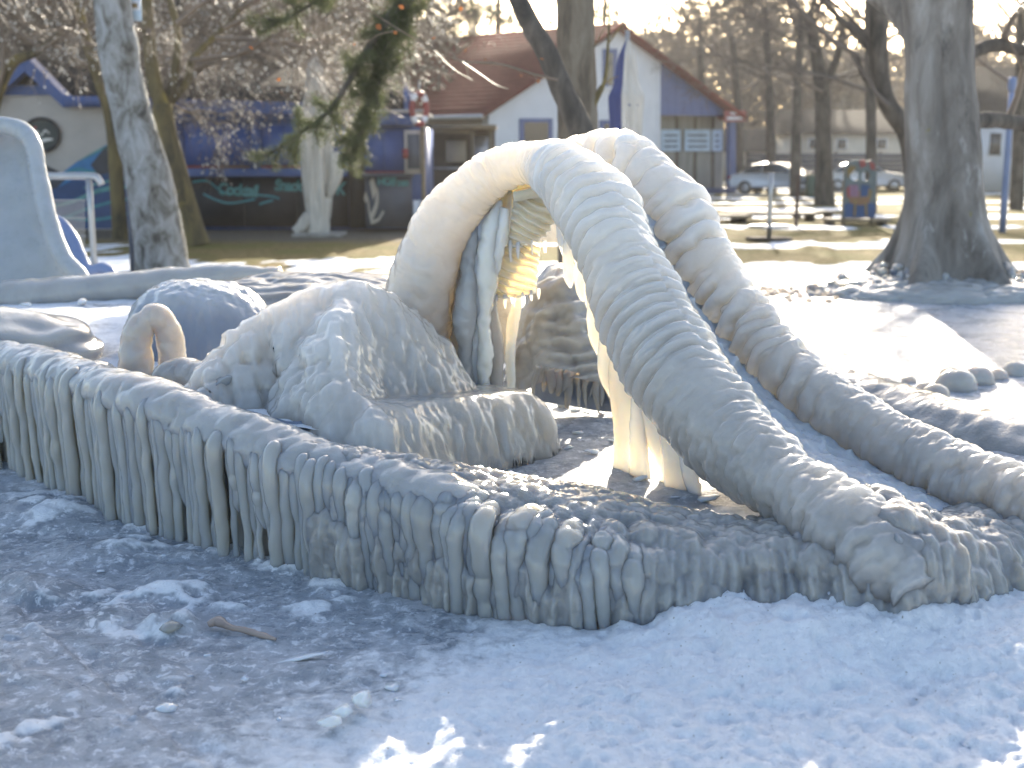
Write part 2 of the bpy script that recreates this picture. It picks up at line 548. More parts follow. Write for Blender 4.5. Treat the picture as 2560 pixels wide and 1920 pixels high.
# ------------------------------------------------------------------ the frozen basin
def ribs(spacing, amp, skew=0.25, seed=0, knob=0.0, knob_size=0.05, fine=0.004, wob=0.5):
    def one(Pv, L, A, sp, sd, w):
        ph = L / sp + skew * np.cos(A - 0.6) + w * fbm(Pv * 3.2, 3, sd) * 1.7 + 0.35 * fbm(Pv * 9, 2, sd + 4) + 0.5 * fbm(np.stack([L * 1.5, A * .8, 0 * A], -1), 2, sd + 5)
        f = ph - np.floor(ph)
        return .8 * np.sqrt(np.clip(1 - (2 * f ** 1.3 - 1) ** 2, 0, 1)) + .2 * (.5 - .5 * np.cos(2 * math.pi * f))
    def d(Pv, L, A, U):
        a = amp * (.2 + 1.1 * smooth01(noise(Pv * 4.5, seed + 3), -.5, .6))
        o = a * (one(Pv, L, A, spacing, seed, wob) - .55) + .45 * amp * smooth01(noise(Pv * 6, seed + 21), -.2, .5) * (one(Pv, L, A, spacing * .53, seed + 60, wob) - .55)
        o = o + .030 * fbm(Pv * 2.4, 3, seed + 8) + .014 * fbm(Pv * 7, 3, seed + 9) + fine * fbm(Pv * 26, 3, seed + 11)
        if knob:
            o = o + knob * (popcorn(Pv * np.array([1, 1, .7]), knob_size, seed + 2) - .5)
        return o
    return d
def milk(ob, f):
    n = len(ob.data.vertices)
    co = np.zeros(n * 3, np.float32); ob.data.vertices.foreach_get('co', co)
    add_attr(ob, milk=np.clip(f(co.reshape(-1, 3)), 0, 1))
    return ob

basin = empty('frozen_basin', (-0.5, 4.6, 0), 'low ice-coated play basin with a curtain of icicles along its front wall', 'play basin')

# front wall: plan points of the wall foot, left to right, with the height of the crest
WALL = np.array([[-4.2, 7.15, .66], [-3.3, 6.5, .65], [-2.55, 5.88, .63], [-2.1, 5.42, .635], [-1.68, 4.98, .62], [-1.28, 4.68, .56],
                 [-.888, 4.40, .50], [-.405, 4.126, .44], [-.05, 3.90, .39]])
wc = crom(WALL, 400)
wl = np.concatenate([[0], np.cumsum(np.linalg.norm(np.diff(wc[:, :2], axis=0), axis=1))])
def wall_at(s):
    p = np.array([np.interp(s, wl, wc[:, k]) for k in range(3)])
    q = np.array([np.interp(s + .05, wl, wc[:, k]) for k in range(2)]) - np.array([np.interp(s - .05, wl, wc[:, k]) for k in range(2)])
    t = q / np.linalg.norm(q)
    out = np.array([t[1], -t[0], 0])       # towards the camera side
    return p[:2], p[2], np.array([t[0], t[1], 0]), out
S_END = wl[-1]
# concrete wall behind the icicles
rows = [[], []]
for s in np.linspace(0, S_END - .05, 30):
    b_, z_, t_, o_ = wall_at(s)
    base = np.array([b_[0], b_[1], 0]) - o_ * 0.085
    rows[0].append(base + [0, 0, -.03]); rows[1].append(base + [0, 0, z_ - .08])
loft('wall', rows, 8, 200, M['concrete'], basin, disp=lambda Q, u, v: 0.012 * fbm(Q * 7, 4, 2), flip=True)
# coping: the rounded ice along the crest
cp, cr = [], []
for s in np.linspace(0, S_END, 40):
    b_, z_, t_, o_ = wall_at(s)
    e_ = smooth01(s, S_END - .28, S_END)
    cp.append(np.array([b_[0], b_[1], z_ - .085 - .10 * e_]) - o_ * (.12 + .06 * e_)); cr.append(.088 * (1 - .5 * e_))
tube('coping', cp, cr, M['ice'], basin, nu=560, nv=40, sx=1.35,
     disp=lambda Pv, L, A, U: 0.026 * (popcorn(Pv * np.array([1, 1, 1.0]), .10, 8) - .5) + 0.012 * (popcorn(Pv, .045, 9) - .5) + 0.030 * fbm(Pv * 3.0, 3, 3) + .006 * fbm(Pv * 30, 3, 8))

# every icicle of the curtain
def icicle(s, r, drop_to, seed, lean=0.0, off=0.0, top_dz=0.0, bulb=1.0, taper=.16):
    rg = np.random.default_rng(seed)
    b_, z_, t_, o_ = wall_at(s)
    foot = np.array([b_[0], b_[1], 0.0]) - o_ * off
    top = z_ - .085 + top_dz
    sw = rg.normal(0, .003)
    wv = lambda a: t_ * rg.normal(0, a) + o_ * rg.normal(0, a * .7)
    pts = [foot - o_ * .085 + t_ * rg.normal(-.02, .012) + [0, 0, top + .045], foot - o_ * .035 + t_ * rg.normal(-.008, .006) + [0, 0, top + .038], foot - o_ * .004 + [0, 0, top + .002],
           foot + o_ * .008 + [0, 0, top - .055] + t_ * .008]
    b0 = bulb * rg.uniform(.80, 1.08)
    rad = [r * .75, r * 1.12 * b0, r * 1.2 * b0, r * 1.08]
    h = top - .07 - drop_to
    n = 6
    for i in range(1, n + 1):
        f = i / n
        pts.append(foot + o_ * (.008 - .02 * f + rg.normal(0, .003)) + t_ * (.012 + lean * f + sw * math.sin(3 * f)) + wv(.0022) + [0, 0, top - .07 - h * f])
        rad.append(r * (1.0 - taper * f) * (1 + .07 * rg.normal()))
    if drop_to > 0.03:
        rad[-1] = .004; rad[-2] *= .7
    else:
        rad[-1] *= 1.15
    fl = rg.uniform(.75, 1.0)
    V, F = tube_arrays(pts, np.array(rad), 48, 13, up=tuple(t_ + np.array([.05, .02, .1])), sx=fl,
                       disp=lambda Pv, L, A, U: r * (.20 * fbm(Pv * np.array([13, 13, 5]), 3, seed) + .10 * fbm(Pv * np.array([45, 45, 22]), 2, seed + 1)))
    return mk('icicle', V, F, M['ice_icicle'], basin)
s, k = 0.95, 0
while s < S_END - .01:
    front = smooth01(s, S_END - 1.0, S_END - .3)
    r = float(np.clip(R.lognormal(math.log(.0250), .20), .015, .035)) * (1 + .25 * front)
    short = R.random() < .13
    z_ = wall_at(s)[1]
    icicle(s, r, -0.02 if not short else R.uniform(.12, .45) * z_, 1000 + k, lean=R.normal(0, .010), off=R.uniform(-.014, .022), top_dz=R.uniform(-.03, .014), bulb=1.0 + .4 * front * R.random(), taper=R.uniform(-.05, .28))
    s += r * R.uniform(1.45, 2.0); k += 1
# thinner ones set back, closing the gaps
s = 1.0
while s < S_END - .06:
    if R.random() < .85:
        icicle(s, R.uniform(.012, .024), -0.02 if R.random() < .7 else R.uniform(.1, .3), 3000 + k, off=R.uniform(.035, .06), top_dz=-.03, bulb=.9, taper=R.uniform(0, .3))
    s += R.uniform(.05, .09); k += 1

# frozen mass that buries the front corner and runs round to the right
FM = np.array([  # foot x, y, crest z, width
    [-.74, 4.30, .465, .40], [-.45, 4.14, .425, .62], [-.12, 3.95, .375, .9], [.12, 3.84, .345, 1.0], [.34, 3.78, .325, 1.0], [.58, 3.78, .30, .9], [.80, 3.78, .275, .75],
    [1.0, 3.74, .31, .75], [1.2, 3.64, .39, .95], [1.42, 3.66, .37, .95], [1.68, 3.80, .29, .8], [2.0, 4.02, .28, .8], [2.4, 4.32, .27, .8], [2.9, 4.7, .26, .8]])
t2 = norm(np.gradient(FM[:, :2], axis=0)); on = np.stack([t2[:, 1], -t2[:, 0]], -1)
def fm_row(o, zf, zadd=0.0, zabs=None):
    z = FM[:, 2] * zf + zadd if zabs is None else np.full(len(FM), zabs)
    w = np.where(o < -.1, FM[:, 3], 1.0) * o
    return np.column_stack([FM[:, 0] + on[:, 0] * w, FM[:, 1] + on[:, 1] * w, z])
rows = [fm_row(-.80, 0, zabs=.15), fm_row(-.70, .72), fm_row(-.55, .93), fm_row(-.40, 1.0), fm_row(-.25, .96), fm_row(-.12, .84), fm_row(-.045, .66), fm_row(.0, .42), fm_row(.012, .2), fm_row(.0, 0, zabs=-.06)]
def fm_disp(Q, u, v):
    face = smooth01(u, .25, .6)
    q = Q * np.array([1, 1, .62])
    lob = popcorn(q, .105, 12)
    kn = popcorn(q + .3, .05, 13)
    ridges = np.sin(v * 190 + 3.5 * fbm(Q * 3, 3, 4))
    o = .050 * (lob - .45) * (.45 + .55 * face) + .024 * (kn - .5) + .022 * fbm(Q * 4, 4, 6) + .007 * fbm(Q * 24, 3, 7)
    fl = fbm(np.stack([v * 95, u * 3.0, 0 * v], -1), 3, 9)
    o += .034 * fl * smooth01(u, .5, .75) + .010 * (popcorn(q + .7, .028, 15) - .5)
    foot = np.exp(-((Q[..., 0] - 1.25) / .28) ** 2)
    o += foot * (.07 * (popcorn(q + .2, .13, 21) - .5) + .03 * (popcorn(q, .06, 22) - .5))
    # drips: deeper slots between lobes towards the foot
    o -= .035 * smooth01(u, .72, .98) * smooth01(noise(np.stack([v * 60, 0 * v, 0 * v], -1), 3), .05, .5)
    return o * smooth01(u, 0, .08)
loft('rim_mass', rows, 170, 620, M['ice_rough'], basin, disp=fm_disp)
# bulging icicles fused to the mass round the bow
fmc = crom(FM[:, :3], 300); fml = np.concatenate([[0], np.cumsum(np.linalg.norm(np.diff(fmc[:, :2], axis=0), axis=1))])
def bow_drip(s, r, seed, top_f, bot, out=.0, lump=1.0):
    rg = np.random.default_rng(seed)
    p = np.array([np.interp(s, fml, fmc[:, i]) for i in range(3)])
    q = np.array([np.interp(s + .04, fml, fmc[:, i]) - np.interp(s - .04, fml, fmc[:, i]) for i in range(2)]); q /= np.linalg.norm(q)
    t_ = np.array([q[0], q[1], 0]); o_ = np.array([q[1], -q[0], 0]); zt = p[2] * top_f
    f = np.array([p[0], p[1], 0]); ln = rg.normal(.03, .012)
    pts = [f - o_ * .16 + [0, 0, zt + .02], f - o_ * .07 + [0, 0, zt + .005], f + o_ * (out - .01) + [0, 0, zt - .045], f + o_ * (out + .012) + t_ * ln * .3 + [0, 0, zt * .66], f + o_ * (out + .012) + t_ * ln * .6 + [0, 0, zt * .36], f + o_ * out + t_ * ln + [0, 0, bot]]
    rad = np.array([r * .8, r * 1.12, r * 1.15, r * 1.0, r * .9, r * rg.uniform(.65, 1.0)]) * (1 + .04 * rg.normal(size=6))
    V, F = tube_arrays(pts, rad, 64, 18, up=tuple(t_ + np.array([.03, .02, .1])),
                       disp=lambda Pv, L, A, U: lump * (.030 * (popcorn(Pv, .055, seed) - .5) * smooth01(U, .62, .2) + .010 * (popcorn(Pv, .028, seed + 1) - .5) * smooth01(U, .7, .2)) + r * .22 * fbm(Pv * np.array([9, 9, 5]), 3, seed) + .003 * fbm(Pv * 40, 2, seed))
    mk('icicle', V, F, M['ice_icicle'], basin)
s, k = .10, 0
while s < 1.30:
    r = R.uniform(.022, .036)
    bow_drip(s, r, 5000 + k, R.uniform(.70, .90), -.02, R.uniform(-.03, .012))
    s += r * R.uniform(1.35, 1.9); k += 1
while s < fml[-1] - .3:
    if R.random() < .8:
        bow_drip(s, R.uniform(.010, .020), 5200 + k, R.uniform(.35, .62), R.uniform(-.03, .06), R.uniform(-.015, .010), .5)
    s += R.uniform(.035, .075); k += 1

# basin floor (right, low) and the filled platform (left, high)
def sheet(name, x0, x1, y0, y1, n, zf, parent, snowf):
    xx = np.linspace(x0, x1, n); yy = np.linspace(y0, y1, int(n * (y1 - y0) / (x1 - x0)))
    XX, YY = np.meshgrid(xx, yy, indexing='ij')
    ZZ = zf(XX, YY)
    ob = mk(name, np.stack([XX, YY, ZZ], -1), grid_faces(len(xx), len(yy)), M['ground'], parent)
    add_attr(ob, snow=snowf(XX, YY), grass=0 * XX, dirt=0 * XX)
    return ob
def f_z(X, Y):
    p = np.stack([X, Y, 0 * X], -1)
    return .205 + .012 * fbm(p * 4, 4, 3) + .014 * np.clip(fbm(p * 7, 3, 5), 0, 1) + .004 * fbm(p * 25, 3, 8)
def f_s(X, Y):
    p = np.stack([X, Y, 0 * X], -1)
    a = np.exp(-((X - .98) / .30) ** 2 - ((Y - 4.33) / .22) ** 2) + 1.1 * np.exp(-(((X - 1.75) * .72 + (Y - 4.55) * .68) / .45) ** 2 - (((X - 1.75) * .68 - (Y - 4.55) * .72) / .16) ** 2)
    return np.clip(a * 1.1 + .45 * fbm(p * 6, 4, 3), 0, 1)
# trapezoid floor laid along the wall direction
uu, vv = np.meshgrid(np.linspace(0, 1, 330), np.linspace(0, 1, 260), indexing='ij')
inner = crom(np.array([[-.75, 4.75], [-.3, 4.35], [.1, 4.08], [.5, 4.0], [1.0, 4.12], [1.6, 4.2], [2.2, 4.55], [2.8, 4.95]]), 330)
back = crom(np.array([[-.9, 7.4], [0, 7.3], [1.0, 6.7], [1.8, 6.2], [2.6, 5.9], [3.0, 5.7]]), 330)
XX = inner[:, None, 0] * (1 - vv) + back[:, None, 0] * vv
YY = inner[:, None, 1] * (1 - vv) + back[:, None, 1] * vv
ob = mk('floor_ice', np.stack([XX, YY, f_z(XX, YY)], -1), grid_faces(330, 260), M['ground'], basin)
add_attr(ob, snow=f_s(XX, YY), grass=0 * XX, dirt=0 * XX)
inner = crom(np.array([[-4.2, 7.4], [-3.3, 6.75], [-2.5, 6.1], [-1.6, 5.25], [-.9, 4.75], [-.62, 4.62]]), 240)
back = crom(np.array([[-5.2, 9.4], [-4.2, 9.4], [-3.2, 9.3], [-2.1, 9.2], [-1.2, 8.6], [-.55, 7.2]]), 240)
uu, vv = np.meshgrid(np.linspace(0, 1, 240), np.linspace(0, 1, 200), indexing='ij')
XX = inner[:, None, 0] * (1 - vv) + back[:, None, 0] * vv
YY = inner[:, None, 1] * (1 - vv) + back[:, None, 1] * vv
q = np.stack([XX, YY, 0 * XX], -1)
ZZ = .49 + .02 * fbm(q * 2, 4, 9) + .008 * fbm(q * 10, 3, 2)
ob = mk('platform_ice', np.stack([XX, YY, ZZ], -1), grid_faces(240, 200), M['ground'], basin)
add_attr(ob, snow=np.clip(.62 + .5 * fbm(q * 2.5, 4, 4), 0, 1), grass=0 * XX, dirt=0 * XX)
# back wall of the basin with its rounded ice rim
pth = [P(-260, 775, 9.0), P(-60, 752, 9.1), P(120, 738, 9.2), P(300, 718, 9.3), P(460, 700, 9.4), P(580, 690, 9.45), P(700, 690, 9.4)]
tube('back_rim', pth, [.13, .13, .13, .12, .11, .10, .06], M['ice'], basin, nu=260, nv=30, sx=1.4,
     disp=lambda Pv, L, A, U: .02 * fbm(Pv * 4, 3, 4) + .006 * fbm(Pv * 18, 3, 5))
rows = [[p - np.array([0, -.1, p[2] + .03]) for p in pth], [p - np.array([0, -.1, .04]) for p in pth]]
loft('back_wall', rows, 6, 60, M['concrete'], basin)
# low rim on the right, behind the slide foot
pth = [P(2010, 985, 6.6), P(2150, 1030, 6.4), P(2300, 1085, 6.1), P(2440, 1130, 5.85), P(2600, 1175, 5.6), P(2760, 1215, 5.4)]
tube('back_rim', pth, [.14, .19, .2, .2, .2, .2], M['ice_rough'], basin, nu=220, nv=44, sx=1.7,
     disp=lambda Pv, L, A, U: .03 * (popcorn(Pv, .11, 4) - .5) + .03 * fbm(Pv * 4, 3, 14) + .012 * fbm(Pv * 13, 3, 5))

# ------------------------------------------------------------------ the slide: two ribbed rails, chute, ladder side
slide = empty('frozen_slide', (0.6, 5.2, 0), "tall ice-coated children's slide whose two ribbed rails arch up over the basin", 'slide')
def on_plane(px, py, A, B):
    """the point of the upright plane through plan points A and B that stands at this place"""
    d = ray(px, py); u = np.array([B[0] - A[0], B[1] - A[1]]); n = np.array([u[1], -u[0]])
    t = (n @ np.array(A)) / (n @ d[:2])
    return np.array([0, 0, CAM_H]) + d * t
NA, NB_ = (.10, 5.80), (1.24, 3.72)
FA, FB = (.47, 6.12), (1.90, 4.20)
LEG = [(1085, 1030, 6.0, .17), (1045, 870, 6.0, .165), (1048, 740, 5.97, .155), (1092, 600, 5.95, .145), (1165, 490, 5.92, .125), (1250, 425, 5.88, .105)]
DOWN = [(1335, 408, .105), (1415, 440, .13), (1490, 525, .165), (1552, 650, .178), (1622, 810, .185), (1712, 960, .185), (1815, 1085, .168), (1935, 1190, .145), (2060, 1288, .135), (2150, 1362, .125), (2225, 1432, .10), (2290, 1500, .06)]
NEAR = [(*P(a, b, Yd), r) for a, b, Yd, r in LEG] + [(*on_plane(a, b, NA, NB_), r) for a, b, r in DOWN]
FLEG = [(1215, 900, 6.45, .12), (1220, 700, 6.45, .12), (1275, 540, 6.42, .12), (1385, 440, 6.32, .12)]
FDOWN = [(1490, 402, .12), (1570, 415, .13), (1645, 480, .145), (1695, 560, .15), (1772, 685, .15), (1855, 800, .148), (1940, 905, .142), (2035, 990, .138), (2160, 1080, .13), (2285, 1148, .12), (2420, 1212, .112), (2560, 1272, .108), (2700, 1330, .10)]
FARR = [(*P(a, b, Yd), r) for a, b, Yd, r in FLEG] + [(*on_plane(a, b, FA, FB), r) for a, b, r in FDOWN]
def rail(name, pts, seed, lab, big):
    path = [p[:3] for p in pts]; rad = [p[3] for p in pts]
    def dsp(Pv, L, A, U):
        up = smooth01(U, .62, .25) * smooth01(U, .0, .28)
        a = ribs(.068 if not big else .11, (.038 if not big else .056), .35, seed, wob=.24)(Pv, L, A, U)
        b = ribs(.055, .010, .3, seed + 40, knob=.028, knob_size=.06, fine=.007)(Pv, L, A, U) + .012 * (popcorn(Pv, .032, seed) - .5)
        c = ribs(.13, .010, .5, seed + 80, fine=.006)(Pv, L, A, U) + .014 * (popcorn(Pv, .07, seed + 3) - .5)          # the smooth left leg
        left = smooth01(U, .40, .18)
        w = smooth01(U, .86, .60)
        end = smooth01(U, .86, .96)
        return (a * w + b * (1 - w)) * (1 - left) + c * left + end * (.04 * (popcorn(Pv * np.array([1, 1, .6]), .07, seed + 5) - .5) + .02 * (popcorn(Pv, .035, seed + 6) - .5))
    o = milk(tube(name, path, rad, M['ice_rail'], slide, nu=760, nv=84, disp=dsp), lambda v: .16 + .9 * smooth01(v[:, 2], .35, 1.6))
    o['label'] = lab
    return o
near_rail = rail('rail', NEAR, 3, 'near ribbed rail of the slide', False)
far_rail = rail('rail', FARR, 17, 'far ribbed rail of the slide with large overlapping lobes', True)
# chute
nA = crom([p[:3] for p in NEAR[7:]], 60); fA = crom([p[:3] for p in FARR[4:]], 60)
mid = (nA + fA) / 2 - np.array([0, 0, .015])
q1 = nA * .7 + fA * .3 - np.array([0, 0, .03]); q3 = nA * .3 + fA * .7 - np.array([0, 0, .03])
for a in (mid, q1, q3):
    a[:, 2] = np.maximum(a[:, 2], .225)
ch = loft('chute', [nA - [0, 0, .05], q1, mid, q3, fA - [0, 0, .05]], 70, 300, M['ice_frost'], slide,
     disp=lambda Q, u, v: .045 * (popcorn(Q, .09, 5) - .5) * smooth01(v, .85, .5) + .022 * (popcorn(Q, .045, 6) - .5) + .02 * fbm(Q * 6, 3, 3) + .006 * fbm(Q * 28, 3, 4))
bm = bmesh.new(); bm.from_mesh(ch.data); bmesh.ops.recalc_face_normals(bm, faces=bm.faces); bm.to_mesh(ch.data); bm.free()

# curtains of ice hanging from the near rail
def hang(pts, widths, Y, mat='ice_thin', parent=None, flat=.36, seed=0, wd=(.48, -.87, 0), nu=50, nv=20, name='icicle', rough=1.0):
    if Y is None:
        Y = on_plane(pts[0][0], pts[0][1], NA, NB_)[1] + .03
    path = [P(x, y, Y) for x, y in pts]
    rad = np.array(widths) * .5 * Y / F_PX
    V, F = tube_arrays(path, rad, nu, nv, up=wd, sx=flat,
                       disp=lambda Pv, L, A, U: rough * (.010 * fbm(Pv * np.array([9, 9, 5]), 3, seed) + .003 * fbm(Pv * 30, 2, seed)))
    return mk(name, V, F, M[mat], parent or slide)
HG = [([(1440, 590), (1437, 640), (1440, 690), (1442, 712)], [30, 34, 28, 8], 5.52), ([(1465, 640), (1466, 690), (1470, 728), (1474, 745)], [30, 36, 26, 6], 5.5),
      ([(1487, 710), (1488, 745), (1490, 778)], [24, 24, 6], 5.46), ([(1500, 740), (1502, 800), (1510, 850), (1522, 895)], [40, 50, 44, 10], 5.42),
      ([(1535, 830), (1534, 890), (1537, 940), (1545, 985)], [46, 56, 48, 10], 5.36), ([(1570, 870), (1572, 940), (1578, 1050), (1572, 1120), (1580, 1195)], [60, 92, 78, 56, 84], 5.3),
      ([(1610, 900), (1606, 980), (1600, 1080), (1604, 1190)], [50, 62, 62, 80], 5.38), ([(1632, 930), (1630, 1000), (1636, 1090), (1660, 1170), (1668, 1220)], [60, 90, 70, 40, 30], 5.24),
      ([(1680, 980), (1684, 1060), (1690, 1150), (1694, 1225)], [70, 90, 92, 86], 5.2), ([(1722, 1020), (1726, 1100), (1726, 1170), (1740, 1235)], [60, 66, 60, 50], 5.16),
      ([(1412, 520), (1416, 580), (1424, 622), (1428, 640)], [22, 26, 18, 5], 5.56), ([(1455, 590), (1456, 625), (1456, 660)], [18, 18, 5], 5.58)]
for i, (p, w, Yd) in enumerate(HG):
    up_ = p[0][1] < 880
    hang([(x - (16 if up_ else 4), y + (8 if up_ and k else 0)) for k, (x, y) in enumerate(p)], [q * (1.35 if up_ else 1.1) for q in w], None, 'ice_thin' if i < 12 else 'ice_rough', seed=700 + i)

# ladder side: hooded wall of ice, treads with rippled curtains, columns
loft('hood_wall', [[P(1120, 640, 6.02), P(1150, 560, 6.02), P(1190, 500, 6.0), P(1260, 445, 6.0), P(1340, 425, 5.98), P(1430, 460, 5.95)],
                   [P(1130, 700, 6.08), P(1165, 610, 6.12), P(1215, 550, 6.15), P(1275, 500, 6.15), P(1340, 478, 6.12), P(1420, 500, 6.08)],
                   [P(1135, 760, 6.12), P(1175, 660, 6.18), P(1225, 600, 6.22), P(1280, 560, 6.22), P(1320, 530, 6.2), P(1360, 520, 6.18)],
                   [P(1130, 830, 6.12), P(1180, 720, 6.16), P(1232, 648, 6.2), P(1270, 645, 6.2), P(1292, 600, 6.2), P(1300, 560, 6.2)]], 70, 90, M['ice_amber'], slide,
     disp=lambda Q, u, v: .018 * fbm(Q * 7, 4, 5) + .006 * fbm(Q * 22, 3, 5), thick=.035)
def ripple(seed):
    return lambda Q, u, v: .012 * np.sin(Q[..., 2] * 150 + Q[..., 0] * 70 + 3.0 * fbm(Q * 9, 3, seed)) + .008 * fbm(Q * 12, 3, seed + 1)
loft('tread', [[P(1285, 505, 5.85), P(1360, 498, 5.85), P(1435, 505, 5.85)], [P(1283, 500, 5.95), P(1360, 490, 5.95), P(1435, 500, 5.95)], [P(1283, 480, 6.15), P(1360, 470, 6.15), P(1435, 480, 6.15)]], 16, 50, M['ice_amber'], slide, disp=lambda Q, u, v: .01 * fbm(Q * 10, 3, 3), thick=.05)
def curtain(a, b, c, d, Y, seed):
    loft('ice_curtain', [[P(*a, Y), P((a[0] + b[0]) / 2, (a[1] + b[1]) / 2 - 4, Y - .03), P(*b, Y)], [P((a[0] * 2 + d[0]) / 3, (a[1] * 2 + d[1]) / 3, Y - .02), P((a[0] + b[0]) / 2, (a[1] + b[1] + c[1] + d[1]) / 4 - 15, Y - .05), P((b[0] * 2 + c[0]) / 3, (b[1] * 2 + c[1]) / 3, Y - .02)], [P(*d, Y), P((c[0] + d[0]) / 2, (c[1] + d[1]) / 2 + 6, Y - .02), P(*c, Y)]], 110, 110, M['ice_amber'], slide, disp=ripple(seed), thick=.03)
curtain((1284, 495), (1425, 500), (1362, 592), (1268, 622), 5.92, 4)
curtain((1225, 622), (1352, 612), (1340, 732), (1215, 748), 6.02, 9)
for i, (x, y0, y1, w) in enumerate([(1240, 620, 672, 16), (1276, 600, 655, 14), (1295, 605, 648, 14), (1330, 600, 640, 12), (1362, 600, 632, 12), (1240, 735, 775, 14), (1262, 735, 772, 14), (1285, 735, 768, 14), (1306, 730, 760, 12), (1328, 725, 752, 12), (1346, 722, 748, 12)]):
    hang([(x, y0), (x, (y0 + y1) / 2), (x + 1, y1)], [w, w * .8, 3], 5.9 if y0 < 700 else 6.0, flat=.9, seed=800 + i, nu=16, nv=10)
for i, (pts, w, Yd, mt, fl) in enumerate([
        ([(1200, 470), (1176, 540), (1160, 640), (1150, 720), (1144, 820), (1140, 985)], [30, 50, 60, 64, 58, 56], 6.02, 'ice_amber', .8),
        ([(1235, 480), (1210, 545), (1190, 620), (1186, 700), (1192, 770), (1184, 850), (1180, 985)], [30, 60, 76, 84, 70, 58, 66], 5.96, 'ice_thin', .8),
        ([(1250, 500), (1228, 570), (1216, 650), (1212, 740), (1206, 800), (1210, 880), (1208, 985)], [24, 52, 62, 66, 58, 44, 52], 5.92, 'ice_thin', .8),
        ([(1190, 560), (1172, 650), (1166, 740), (1158, 800), (1164, 880), (1158, 985)], [20, 44, 58, 64, 46, 52], 5.90, 'ice_rail', .8),
        ([(1262, 520), (1246, 590), (1238, 640), (1236, 690)], [20, 46, 40, 8], 5.90, 'ice_thin', .6)]):
    c_ = hang(pts, w, Yd, mt, flat=fl, seed=870 + i, name='ice_column', nu=110, nv=30, rough=2.6)
    if mt == 'ice_rail': milk(c_, lambda v: .5 + 0 * v[:, 0])
hang([(1228, 740), (1230, 800), (1232, 880), (1236, 985)], [10, 44, 56, 54], 6.0, 'ice', flat=.9, seed=851, name='ice_column')
hang([(1205, 800), (1204, 860), (1204, 920), (1208, 985)], [10, 40, 46, 50], 5.98, 'ice', flat=.9, seed=852, name='ice_column')
hang([(1280, 455), (1262, 510), (1250, 570), (1240, 620), (1246, 658)], [16, 70, 92, 84, 24], 6.10, 'ice_thin', flat=.35, seed=853, name='ice_column', nu=50, nv=28)
hang([(1300, 740), (1284, 800), (1276, 880), (1278, 985)], [24, 38, 34, 22], 6.15, 'ice_thin', flat=.8, seed=854, name='ice_column')
hang([(1345, 480), (1352, 450), (1372, 476)], [30, 34, 30], 5.9, 'ice', flat=.8, seed=855, name='ice_lump')

# ------------------------------------------------------------------ iced play figures standing in the basin
seat = empty('iced_armchair', (-.7, 5.0, .4), 'ice-coated armchair-shaped play form with a scooped back, inside the basin', 'play form')
def seg_dist(X, Y, pts):
    """distance to a polyline and the height interpolated along it"""
    best = np.full(X.shape, 9.0); h = np.zeros(X.shape)
    for a, b in zip(pts[:-1], pts[1:]):
        u = b[:2] - a[:2]; L2 = u @ u
        t = np.clip(((X - a[0]) * u[0] + (Y - a[1]) * u[1]) / L2, 0, 1)
        d = np.hypot(X - a[0] - t * u[0], Y - a[1] - t * u[1])
        m = d < best
        best = np.where(m, d, best); h = np.where(m, a[2] + t * (b[2] - a[2]), h)
    return best, h
def poly_sd(X, Y, pts):
    inside = np.zeros(X.shape, bool); d = np.full(X.shape, 9.0); n = len(pts)
    for i in range(n):
        a, b = pts[i], pts[(i + 1) % n]
        u = b - a; t = np.clip(((X - a[0]) * u[0] + (Y - a[1]) * u[1]) / (u @ u), 0, 1)
        d = np.minimum(d, np.hypot(X - a[0] - t * u[0], Y - a[1] - t * u[1]))
        c = ((a[1] > Y) != (b[1] > Y)) & (X < (b[0] - a[0]) * (Y - a[1]) / (b[1] - a[1] + 1e-12) + a[0])
        inside ^= c
    return np.where(inside, -d, d)
def smax(a, b, k):
    h = np.clip(.5 + .5 * (a - b) / k, 0, 1)
    return b + (a - b) * h + k * h * (1 - h)
CREST = crom(np.array([P(500, 985, 5.12), P(560, 905, 5.22), P(640, 805, 5.36), P(720, 747, 5.42), P(800, 722, 5.45), P(880, 712, 5.47), P(950, 728, 5.55), P(1020, 776, 5.68), P(1062, 836, 5.8), P(1100, 905, 5.9), P(1135, 968, 5.98)]), 40)
ARM = crom(np.array([P(880, 715, 5.45), P(845, 770, 5.22), P(838, 850, 5.02), P(855, 930, 4.88), P(885, 985, 4.78)]), 16)
PADP = np.array([P(880, 985, 4.80)[:2], P(925, 1015, 4.66)[:2], P(985, 1020, 4.78)[:2], P(1070, 1022, 5.0)[:2], P(1170, 1026, 5.2)[:2], P(1262, 1030, 5.38)[:2], P(1325, 1040, 5.5)[:2], P(1318, 1012, 5.66)[:2], P(1250, 985, 5.86)[:2], P(1140, 962, 5.98)[:2], P(1000, 850, 5.72)[:2], P(900, 800, 5.4)[:2]])
gx, gy = np.meshgrid(np.arange(-1.55, .32, .0085), np.arange(4.42, 6.5, .0085), indexing='ij')
d1, h1 = seg_dist(gx, gy, CREST); d2, h2 = seg_dist(gx, gy, ARM)
wob_ = .03 * fbm(np.stack([gx, gy, 0 * gx], -1) * 4, 3, 3)
z1 = h1 + .05 - 1.42 * (np.sqrt((d1 + wob_) ** 2 + .11 ** 2) - .085)
z2 = h2 + .03 - 1.7 * (np.sqrt((d2 + wob_) ** 2 + .075 ** 2) - .06)
sd = poly_sd(gx, gy, PADP)
zp = .585 - .10 * (gy - 4.65) - .02 * (gx + .5)
ed = np.clip((sd + .03 + .5 * wob_) / .17, 0, 1.4)
z3 = zp - .40 * (1 - np.sqrt(np.clip(1 - ed ** 2, 0, 1))) - 1.2 * np.clip(ed - 1, 0, 1)
z = smax(smax(z1, z2, .07), z3, .045)
